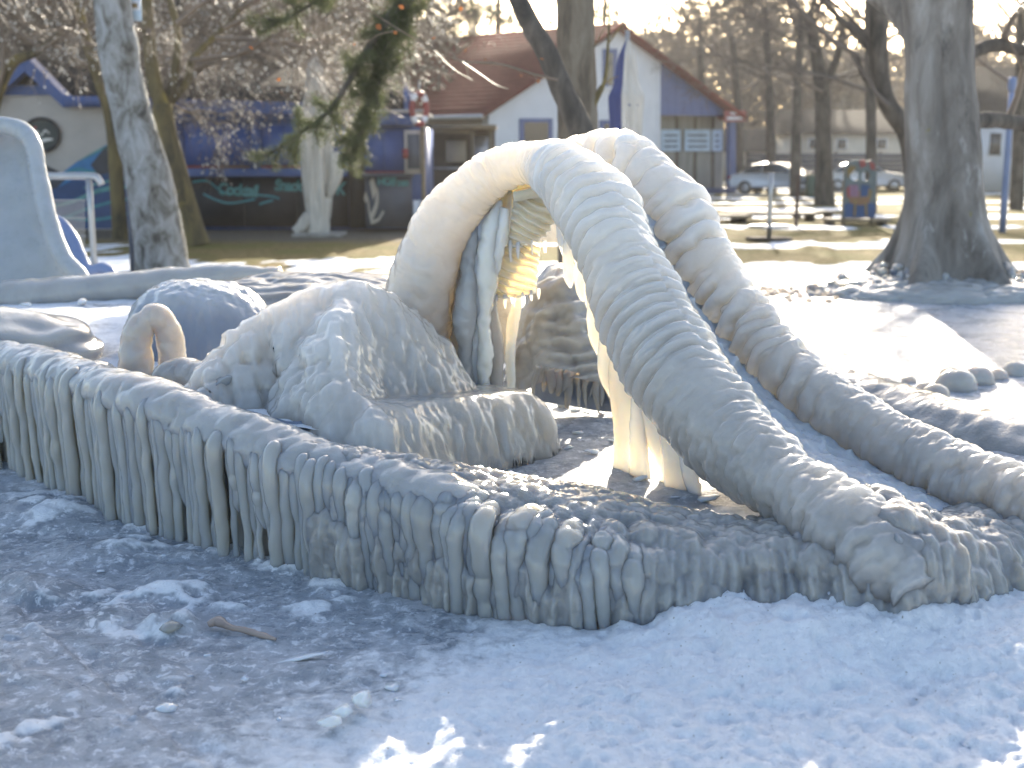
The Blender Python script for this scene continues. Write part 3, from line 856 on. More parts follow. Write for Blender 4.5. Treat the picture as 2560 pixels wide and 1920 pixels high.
dw = (gx[..., None] - wc[None, None, ::4, 0]) ** 2 + (gy[..., None] - wc[None, None, ::4, 1]) ** 2
kw = dw.argmin(-1) * 4
tw = np.gradient(wc[:, :2], axis=0); tw /= np.linalg.norm(tw, axis=1, keepdims=True)
inw = -(gx - wc[kw, 0]) * tw[kw, 1] + (gy - wc[kw, 1]) * tw[kw, 0]      # metres inside the wall
z = z - 3.0 * np.clip(.17 - inw, 0, 1)
Q = np.stack([gx, gy, np.maximum(z, .02)], -1)
Nn = grid_normals(Q)
left = smooth01(gx, -.60, -.78) * smooth01(z, .92, .72)
front_ = smooth01(Nn[..., 2], .85, .5)
dsp_ = left * (.052 * (popcorn(Q * np.array([1, 1, .75]), .085, 3) - .4) + .022 * (popcorn(Q, .04, 4) - .5)) + (1 - left) * front_ * (.026 * (popcorn(Q * np.array([1, 1, .7]), .075, 6) - .5) + .010 * (popcorn(Q, .035, 8) - .5))
flow = fbm(np.stack([(gx + gy * .3) * 26, Q[..., 2] * 6, gy * 5], -1), 3, 12)
dsp_ += .024 * flow * smooth01(Nn[..., 2], .97, .75) + .014 * fbm(Q * 5, 3, 7) + .004 * fbm(Q * 30, 3, 8)
Q = Q + Nn * dsp_[..., None]
keep = (z > .10)
Fq = grid_faces(*gx.shape); Fq = Fq[keep.ravel()[Fq].all(1)]
used = np.unique(Fq); remap = np.zeros(gx.size, int); remap[used] = np.arange(len(used))
body = mk('body', Q.reshape(-1, 3)[used], remap[Fq], M['ice_rail'], seat)
milk(body, lambda v: .34 + .5 * smooth01(v[:, 2], .5, .95))
loft('painted_side', [[P(600, 1020, 4.86), P(740, 1050, 4.78), P(880, 1000, 4.86), P(960, 1010, 4.86)], [P(600, 1080, 4.82), P(740, 1130, 4.66), P(880, 1150, 4.62), P(970, 1180, 4.6)]], 30, 60, M['ice_blue'], seat, disp=lambda Q, u, v: .02 * fbm(Q * 8, 3, 3))
milk(bpy.data.objects['painted_side'], lambda v: .25 + .4 * fbm(v * 7, 3, 3))
tube('ledge', [P(395, 985, 5.5), P(430, 950, 5.48), P(490, 950, 5.42), P(545, 965, 5.3), P(575, 985, 5.1)], [.06, .085, .085, .085, .07], M['ice_rough'], seat, nu=80, nv=30, disp=lambda Pv, L, A, U: .022 * (popcorn(Pv, .06, 3) - .5) + .01 * fbm(Pv * 8, 3, 3))

hoop = tube('iced_hoop', [P(352, 975, 5.75), P(338, 900, 5.75), P(340, 835, 5.76), P(368, 800, 5.77), P(400, 800, 5.78), P(425, 835, 5.8), P(432, 900, 5.8), P(425, 960, 5.8)], [.075, .068, .066, .062, .06, .056, .05, .05], M['ice'], nu=120, nv=30, up=(0, 1, .2),
     disp=lambda Pv, L, A, U: .030 * fbm(Pv * 7, 3, 3) + .016 * (popcorn(Pv * np.array([1, 1, .5]), .06, 3) - .5) + .004 * fbm(Pv * 30, 2, 3))
tag(hoop, 'small upright hoop of thick ice in front of the blue hollow', 'play hoop')

def mound(name, c, rx, ry, h, mat, label, cat, disp, parent=None, n=90, m=60, z0=None, rot=0.0):
    """a rounded hump standing on its base"""
    th = np.linspace(0, 2 * math.pi, n, endpoint=False); ph = np.linspace(.02, 1, m)
    T, Ph = np.meshgrid(th, ph, indexing='ij')
    rr = np.sin(Ph * math.pi / 2) ** .85
    x, y, z = rx * rr * np.cos(T), ry * rr * np.sin(T), h * np.cos(Ph * math.pi / 2) ** .8
    cr, sr = math.cos(rot), math.sin(rot)
    Q = np.stack([c[0] + x * cr - y * sr, c[1] + x * sr + y * cr, c[2] + z], -1)
    nn = norm(np.stack([(x * cr - y * sr) / rx, (x * sr + y * cr) / ry, z / h * .9 + .1], -1))
    Q = Q + nn * disp(Q)[..., None]
    F = grid_faces(n, m)
    w = np.arange(n * m).reshape(n, m)
    F2 = np.stack([w[-1, :-1], w[0, :-1], w[0, 1:], w[-1, 1:]], -1)
    tip = np.vstack([Q.reshape(-1, 3), Q[:, 0].mean(0)])
    F3 = np.stack([w[:, 0], np.roll(w[:, 0], -1), np.full(n, n * m)], -1)
    o = mk(name, tip, [np.vstack([F, F2])[:, ::-1], F3[:, ::-1]], mat, parent)
    if label:
        tag(o, label, cat)
    return o
shell = empty('iced_dome', (-1.7, 6.6, .45), 'blue painted dome-shaped play form glazed with streaked ice, behind the small hoop', 'play form')
c = P(512, 905, 6.75); c[2] = .40
dm = mound('body', c, .46, .42, .47, M['ice_blue'], None, None, lambda Q: .014 * fbm(Q * np.array([20, 20, 4]), 3, 2) + .03 * fbm(Q * 3, 3, 1) + .05 * (Q[..., 2] - .4), shell, n=160, m=90)
milk(dm, lambda v: .28 + .9 * smooth01(v[:, 2], .62, .88) + .5 * smooth01(v[:, 0], -1.50, -1.32))
loft('back_slope', [[P(430, 730, 6.9), P(520, 712, 6.9), P(600, 745, 6.9), P(680, 800, 6.9), P(740, 860, 6.8)], [P(440, 735, 7.3), P(540, 718, 7.3), P(640, 740, 7.3), P(740, 790, 7.2), P(800, 850, 7.1)], [P(520, 740, 7.9), P(640, 725, 7.9), P(740, 735, 7.9), P(830, 770, 7.8), P(880, 820, 7.6)], [P(560, 765, 8.6), P(680, 765, 8.6), P(800, 768, 8.5), P(900, 780, 8.4), P(960, 810, 8.2)]], 90, 110, M['ice_rough'], shell,
     disp=lambda Q, u, v: .008 * np.sin(Q[..., 1] * 42 + Q[..., 0] * 14 + 11 * fbm(Q * 2.6, 3, 4)) * smooth01(u, .1, .3) + .016 * (popcorn(Q * np.array([1, 2.2, 1]), .14, 6) - .5) + .010 * fbm(Q * 9, 3, 2))
c = P(800, 790, 7.75); c[2] = .42
mound('ice_mound', c, .95, .85, .40, M['ice_grey'], 'broad rippled mound of grey ice behind the armchair form', 'ice mound', lambda Q: .010 * np.sin(Q[..., 1] * 38 + Q[..., 0] * 12 + 11 * fbm(Q * 2.4, 3, 4)) + .014 * (popcorn(Q * np.array([1, 2.2, 1]), .16, 5) - .5) + .02 * fbm(Q * 4, 3, 2), n=200, m=110)
c = P(-30, 850, 6.5); c[2] = .45
mound('ice_mound', c, .62, .45, .30, M['ice'], 'smooth ice hump at the left edge of the basin platform', 'ice mound', lambda Q: .012 * np.sin(Q[..., 2] * 60 + 4 * fbm(Q * 3, 2, 4)) + .02 * fbm(Q * 4, 3, 2))
hump = empty('iced_hump', (.5, 6.5, .2), 'ribbed grey ice hump with a dark blue foot, seen through the arch of the slide', 'play form')
loft('body', [[P(1250, 1000, 6.6), P(1290, 850, 6.7), P(1330, 720, 6.85), P(1400, 665, 6.9), P(1470, 700, 6.85), P(1540, 790, 6.7), P(1560, 900, 6.6)],
              [P(1260, 985, 6.45), P(1310, 860, 6.45), P(1350, 750, 6.5), P(1405, 700, 6.55), P(1460, 760, 6.5), P(1510, 850, 6.45), P(1560, 910, 6.4)],
              [P(1280, 980, 6.4), P(1340, 900, 6.35), P(1370, 850, 6.35), P(1410, 840, 6.35), P(1450, 860, 6.3), P(1500, 905, 6.3), P(1560, 940, 6.3)],
              [P(1300, 985, 6.38), P(1360, 955, 6.3), P(1400, 945, 6.25), P(1440, 950, 6.22), P(1480, 955, 6.22), P(1520, 960, 6.22), P(1570, 975, 6.22)]], 130, 110, M['ice'], hump,
     disp=lambda Q, u, v: .014 * np.sin(Q[..., 2] * 85 + 9 * fbm(Q * 3.2, 3, 3)) * smooth01(v, .3, .5) + .045 * (popcorn(Q, .11, 3) - .5) + .02 * (popcorn(Q, .05, 7) - .5) + .03 * fbm(Q * 5, 3, 4))
loft('painted_foot', [[P(1330, 950, 6.34), P(1420, 935, 6.3), P(1500, 945, 6.28), P(1570, 965, 6.26)], [P(1330, 1000, 6.36), P(1420, 1015, 6.32), P(1500, 1028, 6.28), P(1570, 1035, 6.26)]], 20, 60, M['ice_blue'], hump, disp=lambda Q, u, v: .01 * fbm(Q * 12, 3, 3))
milk(bpy.data.objects['painted_foot'], lambda v: .25 + .4 * fbm(v * 9, 3, 3))
for i in range(13):
    x = 1340 + i * 17 + R.uniform(-8, 8); w_ = R.uniform(14, 34)
    hang([(x + R.normal(0, 6), 915 + i * 3), (x + 2, 955 + i * 3), (x + R.normal(3, 5), 985 + R.uniform(-25, 32) + i * 3)], [w_, w_ * .9, w_ * .3], 6.24, 'ice_grey', hump, .9, 900 + i, nu=14, nv=10, name='drip')
# ------------------------------------------------------------------ buildings and park furniture behind
M['blue_paint'] = plain('faded_blue_paint', (0.058, 0.10, 0.25), 0.55, 0.15, 3.0)
M['blue_dark'] = plain('dark_blue_paint', (0.045, 0.085, 0.22), 0.5, 0.2, 4.0)
M['blue_shutter'] = plain('roller_shutter_blue', (0.05, 0.098, 0.29), 0.5, 0.08, 2.0, 0.1, stretch=(1, 1, 12))
M['cream'] = plain('cream_render', (0.46, 0.42, 0.38), 0.85, 0.08, 2.0)
M['white'] = plain('white_render', (0.66, 0.67, 0.70), 0.85, 0.05, 1.5)
M['beige'] = plain('beige_render', (0.46, 0.42, 0.35), 0.85, 0.1, 1.5)
M['black'] = plain('black_panel', (0.022, 0.022, 0.026), 0.6, 0.3, 2.0)
M['panel_grey'] = plain('slate_grey_panel', (0.085, 0.095, 0.12), 0.6, 0.25, 2.0)
M['tar'] = plain('dark_roofing_felt', (0.035, 0.032, 0.030), 0.95, 0.3, 3.0, spec=.05)
M['roof_red'] = plain('red_tile_roof', (0.13, 0.030, 0.028), 0.95, 0.2, 2.5, 0.3, spec=.05)
M['red'] = plain('red_paint', (0.24, 0.045, 0.045), 0.45, 0.12, 4.0)
M['orange'] = plain('orange_paint', (0.20, 0.105, 0.05), 0.5, 0.12, 4.0)
M['teal'] = plain('teal_paint', (0.05, 0.24, 0.28), 0.6, 0.15, 5.0)
M['cyan'] = plain('cyan_chalk', (0.10, 0.27, 0.27), 0.8, 0.3, 8.0)
M['deep_blue'] = plain('mural_blue', (0.025, 0.07, 0.18), 0.6, 0.2, 3.0)
M['sea_blue'] = plain('mural_sea_blue', (0.05, 0.20, 0.42), 0.6, 0.2, 3.0)
M['whale'] = plain('mural_slate', (0.042, 0.045, 0.055), 0.6, 0.3, 4.0)
M['wood'] = plain('weathered_wood', (0.20, 0.155, 0.10), 0.8, 0.3, 3.0, 0.3, stretch=(1, 1, 6))
M['wood_dark'] = plain('dark_wood', (0.075, 0.055, 0.040), 0.8, 0.3, 3.0, 0.3)
M['steel'] = plain('galvanised_steel', (0.42, 0.41, 0.40), 0.35, 0.1, 8.0, 0.05, metal=0.7)
M['glass_dark'] = plain('dark_window_glass', (0.045, 0.05, 0.055), 0.08, 0.2, 1.0, 0.0, spec=0.6)
M['porch'] = plain('porch_boards', (0.24, 0.235, 0.21), 0.8, 0.25, 1.2, 0.2, stretch=(4, 1, 0.4))
M['poster'] = plain('pale_blue_poster', (0.38, 0.50, 0.62), 0.6, 0.15, 2.0)
M['cloth_beige'] = plain('beige_canvas', (0.56, 0.52, 0.46), 0.9, 0.2, 3.0, 0.3, stretch=(3, 3, 0.6))
M['cloth_blue'] = plain('navy_canvas', (0.045, 0.060, 0.17), 0.85, 0.15, 3.0, 0.3, stretch=(3, 3, 0.6))
M['brick'] = plain('brown_brick_plinth', (0.085, 0.055, 0.042), 0.85, 0.3, 6.0, 0.4)

def bpx(name, x0, y0, x1, y1, Y, dep, mat, parent, off=0.0, bev=0.0):
    """a box whose front face fills this window of the facade plane at depth Y"""
    ym = (y0 + y1) / 2
    a, b = P(x0, ym, Y), P(x1, ym, Y)
    zb, zt = P((x0 + x1) / 2, y1, Y)[2], P((x0 + x1) / 2, y0, Y)[2]
    V, F = box_arrays(a[0], b[0], Y - off, Y - off + dep, zb, zt)
    o = mk(name, V, F, mat, parent, smooth=False)
    if bev:
        bevel(o, bev)
    return o
def poly_px(name, pts, Y, dep, mat, parent, off=0.0):
    """a prism with this outline on the facade plane"""
    Q = np.array([P(x, y, Y) for x, y in pts]); n = len(Q)
    Q[:, 1] = Y - off
    B = Q + [0, dep, 0]
    bm = bmesh.new()
    f = [bm.verts.new(q) for q in Q]; g = [bm.verts.new(q) for q in B]
    bm.faces.new(f); bm.faces.new(g[::-1])
    for i in range(n):
        bm.faces.new([f[i], g[i], g[(i + 1) % n], f[(i + 1) % n]])
    bmesh.ops.recalc_face_normals(bm, faces=bm.faces)
    me = bpy.data.meshes.new(name); bm.to_mesh(me); bm.free()
    me.materials.append(mat)
    o = bpy.data.objects.new(name, me); COL.objects.link(o)
    if parent is not None:
        o.parent = parent; o.location = -wloc(parent)
    return o
def band_px(name, top, bot, Y, mat, parent, off=.01):
    """a curved painted band between two edge lines"""
    a = crom(np.array([P(x, y, Y) for x, y in top]), 30); b = crom(np.array([P(x, y, Y) for x, y in bot]), 30)
    a[:, 1] = Y - off; b[:, 1] = Y - off
    V = np.vstack([a, b]); k = np.arange(29)
    return mk(name, V, np.stack([k, k + 30, k + 31, k + 1], 1), mat, parent, smooth=False)
def text(name, body, px, py, h_px, Y, mat, parent, off=.02, shear=0.2, w=1.0, rot=0.0):
    cu = bpy.data.curves.new(name, 'FONT'); cu.body = body; cu.size = h_px / F_PX * Y * 1.25; cu.extrude = .004; cu.shear = shear; cu.align_x = 'CENTER'
    cu.space_character = .9; cu.offset = .012
    tmp = bpy.data.objects.new('tmp', cu); COL.objects.link(tmp)
    dg = bpy.context.evaluated_depsgraph_get()
    me = bpy.data.meshes.new_from_object(tmp.evaluated_get(dg)); bpy.data.objects.remove(tmp)
    co = np.zeros(len(me.vertices) * 3, np.float32); me.vertices.foreach_get('co', co); co = co.reshape(-1, 3)
    p = P(px, py, Y)
    c, s = math.cos(rot), math.sin(rot)
    W = np.stack([p[0] + (co[:, 0] * c - co[:, 1] * s) * w, np.full(len(co), Y - off) - co[:, 2], p[2] + co[:, 0] * s + co[:, 1] * c], -1)
    me.vertices.foreach_set('co', W.astype(np.float32).ravel()); me.update()
    me.materials.clear(); me.materials.append(mat)
    o = bpy.data.objects.new(name, me); COL.objects.link(o); o.parent = parent; o.location = -wloc(parent)
    return o

# ---- beach kiosk on the left
KY = 27.0
kiosk = empty('beach_kiosk', (-6, KY, 0), 'long blue and cream beach kiosk with closed shutters and a painted sea mural', 'kiosk')
poly_px('mural_wall', [(-160, 575), (398, 575), (398, 262), (178, 262), (75, 175), (-40, 270), (-160, 270)], KY, 5.0, M['cream'], kiosk)
poly_px('gable_board', [(75, 140), (75, 182), (-70, 312), (-110, 312), (-60, 262)], KY, .5, M['blue_paint'], kiosk, .32)
poly_px('gable_board', [(76, 140), (196, 262), (172, 270), (76, 182)], KY, .5, M['blue_paint'], kiosk, .325)
poly_px('gable_panel', [(38, 214), (128, 214), (158, 238), (12, 238)], KY, .1, M['blue_dark'], kiosk, .06)
poly_px('gable_panel', [(75, 178), (110, 213), (44, 213)], KY, .1, M['tar'], kiosk, .055)
bpx('fascia', 172, 242, 300, 268, KY, .5, M['blue_paint'], kiosk, .33)
bpx('fascia', 302, 246, 405, 272, KY, .5, M['blue_paint'], kiosk, .33)
# roof over the mural wing
def roof_quad(name, pts, thick, mat, parent):
    A = np.array(pts); n = norm(np.cross(A[1] - A[0], A[3] - A[0]))
    V = np.vstack([A, A - n * thick])
    o = mk(name, V, np.array([[0, 1, 2, 3], [7, 6, 5, 4], [0, 4, 5, 1], [1, 5, 6, 2], [2, 6, 7, 3], [3, 7, 4, 0]]), mat, parent, smooth=False)
    return o
pk, el, er = P(75, 145, KY), P(-150, 345, KY), P(192, 260, KY)
roof_quad('roof', [el + [0, -.25, .02], pk + [0, -.25, .02], pk + [0, 5, .02], el + [0, 5, .02]], .06, M['tar'], kiosk)
roof_quad('roof', [pk + [0, -.25, .0], er + [0, -.25, .0], er + [0, 5, .0], pk + [0, 5, .0]], .06, M['tar'], kiosk)
a, b = P(186, 258, KY), P(905, 268, KY)
roof_quad('roof', [a + [0, -.2, 0], b + [0, -.2, 0], b + [0, 3.6, 1.05], a + [0, 3.6, 1.05]], .08, M['tar'], kiosk)
# mural: waves and a whale
band_px('painted_wave', [(40, 480), (120, 455), (200, 400), (290, 350), (398, 300)], [(40, 575), (120, 540), (200, 500), (290, 450), (398, 420)], KY, M['sea_blue'], kiosk, .012)
band_px('painted_wave', [(40, 500), (140, 470), (220, 430), (300, 410), (398, 395)], [(40, 572), (140, 572), (220, 572), (300, 572), (398, 572)], KY, M['deep_blue'], kiosk, .016)
band_px('painted_wave', [(-100, 430), (0, 415), (80, 400), (130, 420), (170, 440)], [(-100, 572), (0, 572), (60, 572), (110, 500), (165, 450)], KY, M['whale'], kiosk, .014)
for i, (pts, w) in enumerate([([(120, 450), (190, 420), (240, 425), (300, 395)], 10), ([(105, 520), (180, 500), (250, 470), (330, 460), (398, 440)], 12), ([(150, 545), (230, 515), (310, 495), (398, 490)], 9), ([(210, 468), (260, 452), (330, 440), (398, 420)], 8), ([(60, 560), (150, 540), (240, 545), (330, 530)], 10), ([(200, 400), (250, 372), (300, 352)], 7)]):
    band_px('painted_crest', pts, [(x, y + w * (1 - .6 * abs(k / (len(pts) - 1) - .5) * 2)) for k, (x, y) in enumerate(pts)], KY, M['teal'] if i % 2 == 0 else M['cyan'], kiosk, .020 + .002 * i)
poly_px('painted_whale', [(228, 412), (262, 370), (300, 345), (345, 350), (398, 370), (398, 418), (330, 425), (275, 432), (246, 438)], KY, .004, M['whale'], kiosk, .036)
poly_px('painted_eye', [(268, 372), (276, 366), (286, 368), (282, 378), (272, 380)], KY, .004, M['cyan'], kiosk, .042)
# oval sign board
th = np.linspace(0, 2 * math.pi, 40, endpoint=False)
ov = poly_px('oval_sign', [(102 + 46 * math.cos(t), 338 + 42 * math.sin(t)) for t in th], KY, .05, plain('dark_green_board', (0.018, 0.03, 0.03), 0.5, 0.2), kiosk, .06)
tube('oval_rim', [P(102 + 46 * math.cos(t), 338 + 42 * math.sin(t), KY - .07) for t in np.append(th, 0)], [.03] * 41, M['black'], ov, nu=80, nv=8, up=(0, 1, 0), cap=False)
band_px('painted_swoosh', [(82, 365), (95, 352), (115, 346), (135, 346)], [(84, 370), (97, 362), (117, 354), (135, 350)], KY, M['steel'], ov, .066)
band_px('painted_script', [(84, 340), (95, 326), (105, 336), (115, 324), (126, 332)], [(85, 344), (96, 331), (106, 341), (116, 329), (127, 336)], KY, M['steel'], ov, .066)
poly_px('painted_dot', [(86, 316), (94, 316), (94, 324), (86, 324)], KY, .003, M['red'], ov, .066)
# serving front
bpx('front_wall', 399, 268, 905, 575, KY, 4.0, M['blue_dark'], kiosk, -.02)
poly_px('fascia', [(405, 247), (770, 258), (770, 288), (405, 278)], KY, .6, M['blue_paint'], kiosk, .35)
bpx('lintel', 405, 284, 905, 302, KY, .1, M['blue_paint'], kiosk, .06)
def shutter(x0, x1, y0, y1):
    s = bpx('shutter', x0, y0, x1, y1, KY, .06, M['blue_shutter'], kiosk, .05)
    m = (x0 + x1) / 2
    bpx('shutter_joint', m - 1.2, y0 + 2, m + 1.2, y1 - 2, KY, .012, M['blue_dark'], s, .058)
    bpx('shutter_rail', x0, y0, x1, y0 + 5, KY, .012, M['blue_paint'], s, .059)
    return s
shutter(462, 626, 308, 412)
shutter(656, 766, 308, 412)
shutter(772, 866, 308, 412)
for x0, x1 in ((404, 460), (628, 654)):
    bpx('post', x0, 303, x1, 424, KY, .1, M['blue_paint'], kiosk, .075)
for x0, x1, mt in ((462, 560, 'red'), (560, 626, 'orange'), (656, 700, 'red'), (700, 730, 'orange'), (730, 866, 'red')):
    bpx('shelf_edge', x0, 414, x1, 420, KY, .05, M[mt], kiosk, .12)
bpx('counter', 400, 421, 872, 441, KY, .4, M['blue_paint'], kiosk, .30, .01)
for i, (x0, x1) in enumerate(((476, 610), (611, 742), (743, 872))):
    bpx('black_panel', x0, 442, x1, 566, KY, .06, M['black'], kiosk, .06 + .002 * i)
bpx('post', 873, 300, 912, 570, KY, .2, M['black'], kiosk, .10)
text('lettering', 'Cocktail', 596, 488, 32, KY, M['cyan'], kiosk, .075, .15, .82, -.05)
text('lettering', 'Snack', 722, 476, 30, KY, M['cyan'], kiosk, .075, .15, .85, -.03)
text('lettering', 'K', 852, 486, 34, KY, M['cyan'], kiosk, .075, .2, .8)
for pts in ([(484, 452), (520, 450), (548, 470), (575, 485)], [(510, 482), (545, 498), (580, 505), (640, 495)], [(640, 484), (680, 488), (700, 494)], [(650, 508), (668, 502), (685, 498)]):
    band_px('painted_stroke', pts, [(x, y + 5) for x, y in pts], KY, M['teal'], kiosk, .072)
# right-hand booth
KB = 26.6
booth = bpx('booth', 912, 316, 1062, 572, KB, 3.0, M['blue_dark'], kiosk)
bpx('shutter', 914, 326, 1008, 426, KB, .05, M['blue_shutter'], booth, .04)
bpx('shutter_joint', 958, 328, 963, 424, KB, .01, M['blue_dark'], booth, .048)
bpx('shelf_edge', 914, 428, 1012, 432, KB, .05, M['red'], booth, .09)
bpx('counter', 908, 433, 1036, 442, KB, .25, M['panel_grey'], booth, .2)
bpx('front_panel', 914, 443, 1030, 568, KB, .05, M['panel_grey'], booth, .04)
text('lettering', 'HOT', 968, 462, 20, KB, M['cyan'], booth, .05, 0, .9)
text('lettering', 'DRINKS', 1000, 464, 13, KB, M['cyan'], booth, .05, 0, .8)
band_px('painted_figure', [(924, 452), (936, 446), (940, 500), (924, 540)], [(934, 500), (944, 470), (946, 510), (930, 556)], KB, M['beige'], booth, .046)
band_px('painted_figure', [(910, 495), (916, 480), (922, 530), (928, 560)], [(916, 510), (921, 495), (928, 540), (934, 560)], KB, M['beige'], booth, .048)
band_px('painted_figure', [(928, 550), (945, 545), (958, 525)], [(930, 560), (948, 552), (962, 530)], KB, M['beige'], booth, .050)
bpx('fascia', 880, 284, 1030, 314, KB, .6, M['blue_paint'], kiosk, .3)
bpx('flat_roof', 872, 276, 1062, 283, KB, 3.2, M['steel'], kiosk, .4)
roof_quad('roof', [P(880, 275, KB) + [0, .4, 0], P(1004, 275, KB) + [0, .4, 0], P(1010, 190, KB + 2), P(900, 190, KB + 2)], .08, M['tar'], kiosk)
nb = bpx('notice_board', 1014, 326, 1058, 434, KB, .05, M['cream'], kiosk, .32)
bpx('notice_pane', 1022, 336, 1052, 422, KB, .02, M['panel_grey'], nb, .335)
bpx('red_flag', 1010, 372, 1024, 396, KB, .02, M['red'], nb, .36)
bpx('post', 1056, 316, 1066, 572, KB, .08, M['wood'], kiosk, .36)
bpx('white_box', 1036, 500, 1056, 568, KB, .3, M['white'], kiosk, .32)

# open shed between the kiosk and the house
SY = 31.0
shed = empty('open_shed', (-1.4, SY, 0), 'dark open-fronted wooden shed with a flat roof between the kiosk and the white house', 'shed')
bpx('back_wall', 1068, 322, 1236, 550, SY, .1, M['wood_dark'], shed, -1.4)
bpx('roof', 1052, 312, 1240, 322, SY, 2.0, M['wood'], shed, .2)
for x in (1070, 1178, 1222):
    bpx('post', x, 323, x + 9, 552, SY, .1, M['wood'], shed, .0)
bpx('beam', 1082, 324, 1176, 334, SY, .08, M['wood'], shed, -.01)
bpx('poster', 1108, 350, 1160, 405, SY, .02, M['beige'], shed, -1.36)
bpx('side_panel', 1182, 340, 1220, 440, SY, .04, M['steel'], shed, -.3)
bpx('counter', 1085, 418, 1176, 424, SY, .3, M['steel'], shed, -.2)
bpx('front_boards', 1080, 426, 1176, 552, SY, .05, M['wood_dark'], shed, -.25)

# life ring hung over the roof edge
lr = empty('life_ring', P(1048, 272, 25.5), 'red and white life ring hanging at the kiosk roof edge', 'life ring')
c0 = P(1048, 272, 25.5)
ring_u = np.array([.34, .30, 0]); nseg = 8
for k in range(nseg):
    a0, a1 = 2 * math.pi * (k - .5) / nseg, 2 * math.pi * (k + .5) / nseg
    wide = k % 2 == 0
    t = np.linspace(a0 + (0 if not wide else -.12), a1 - (0 if not wide else -.12), 9)
    if not wide: t = np.linspace(a0 + .12, a1 - .12, 9)
    tube('red_band' if wide else 'white_band', [c0 + ring_u * math.sin(x) * .42 + np.array([0, 0, .31]) * math.cos(x) for x in t], [.062] * 9, M['red'] if wide else M['white'], lr, nu=12, nv=10, up=(.7, -.7, 0.1))
bpx('hanger', 1046, 200, 1050, 240, 25.55, .03, M['steel'], lr)

# ---- white house with the red roof, turned so that its long left side shows
H0 = P(1222, 400, 44.0); H0[2] = 0
hd = np.array([math.sin(math.radians(38)), math.cos(math.radians(38)), 0.0])    # along the gable wall, to the right and away
hn = np.array([hd[1], -hd[0], 0.0])                                            # towards the viewer
hr = -hn                                                                        # along the ridge, away
def HP(px, py, off=0.0):
    d = ray(px, py)
    o = np.array([0, 0, CAM_H]); q = H0 + hn * off
    t = ((q - o) @ hn) / (d @ hn)
    return o + d * t
def h_poly(name, pts, mat, parent, off=0.0, dep=.1):
    Q = np.array([HP(x, y, off) for x, y in pts]); n = len(Q)
    B = Q - hn * dep
    bm = bmesh.new(); f = [bm.verts.new(q) for q in Q]; g = [bm.verts.new(q) for q in B]
    bm.faces.new(f); bm.faces.new(g[::-1])
    for i in range(n):
        bm.faces.new([f[i], g[i], g[(i + 1) % n], f[(i + 1) % n]])
    bmesh.ops.recalc_face_normals(bm, faces=bm.faces)
    me = bpy.data.meshes.new(name); bm.to_mesh(me); bm.free(); me.materials.append(mat)
    o = bpy.data.objects.new(name, me); COL.objects.link(o); o.parent = parent; o.location = -wloc(parent)
    return o
def h_rect(name, x0, y0, x1, y1, mat, parent, off=0.0, dep=.1):
    return h_poly(name, [(x0, y0), (x1, y0), (x1, y1), (x0, y1)], mat, parent, off, dep)
house = empty('gabled_house', H0, 'white gabled house with a red roof, blue window frames and a blue boarded porch gable', 'house')
h_poly('wall', [(1222, 490), (1222, 282), (1555, 76), (1648, 130), (1648, 490)], M['white'], house, 0, .3)
h_poly('porch_gable', [(1649, 131), (1846, 276), (1846, 290), (1649, 288)], M['blue_paint'], house, -.02, .2)
h_rect('porch_wall', 1649, 289, 1808, 486, M['porch'], house, -.9, .1)
h_rect('porch_base', 1640, 470, 1836, 500, M['blue_dark'], house, .05, .6)
h_rect('plinth', 1640, 500, 1886, 528, M['brick'], house, .4, 1.0)
h_rect('porch_post', 1824, 292, 1840, 486, M['blue_paint'], house, -.05, .2)
h_rect('corner_trim', 1643, 126, 1651, 486, M['white'], house, .03, .05)
for x in range(1668, 1840, 21):
    h_rect('gable_board', x, 146 + (x - 1649) * .735 + 2, x + 1.5, 287, M['blue_dark'], house, -.012, .02)
for x in (1690, 1735, 1780):
    h_rect('porch_stud', x, 292, x + 6, 470, M['wood_dark'], house, -.86, .05)
for x0, x1 in ((1653, 1702), (1712, 1776), (1780, 1806)):
    ps = h_rect('poster', x0, 324, x1, 378, M['poster'], house, -.8, .02)
    for y in (336, 350, 364):
        h_rect('printed_line', x0 + 8, y, x1 - 8, y + 5, M['panel_grey'], ps, -.795, .01)
sg = h_rect('red_sign', 1812, 276, 1866, 304, M['red'], house, .35, .06)
h_rect('printed_line', 1826, 281, 1850, 286, M['white'], sg, .36, .012)
h_rect('printed_line', 1818, 292, 1856, 299, M['white'], sg, .36, .012)
def window(x0, y0, x1, y1):
    w = h_rect('window', x0, y0, x1, y1, M['blue_paint'], house, .04, .08)
    h_rect('pane', x0 + 11, y0 + 10, x1 - 11, y1 - 2, M['glass_dark'], w, .05, .02)
    h_rect('sill', x0 - 4, y1, x1 + 4, y1 + 6, M['white'], w, .12, .12)
window(1300, 296, 1382, 372); window(1500, 300, 1558, 372); window(1508, 122, 1544, 216)
pk = HP(1555, 56, .45); el = HP(1206, 284, .45); er = HP(1868, 292, .45)
roof_quad('roof', [el, pk, pk + hr * 17, el + hr * 17], .16, M['roof_red'], house)
roof_quad('roof', [pk, er, er + hr * 17, pk + hr * 17], .16, M['roof_red'], house)
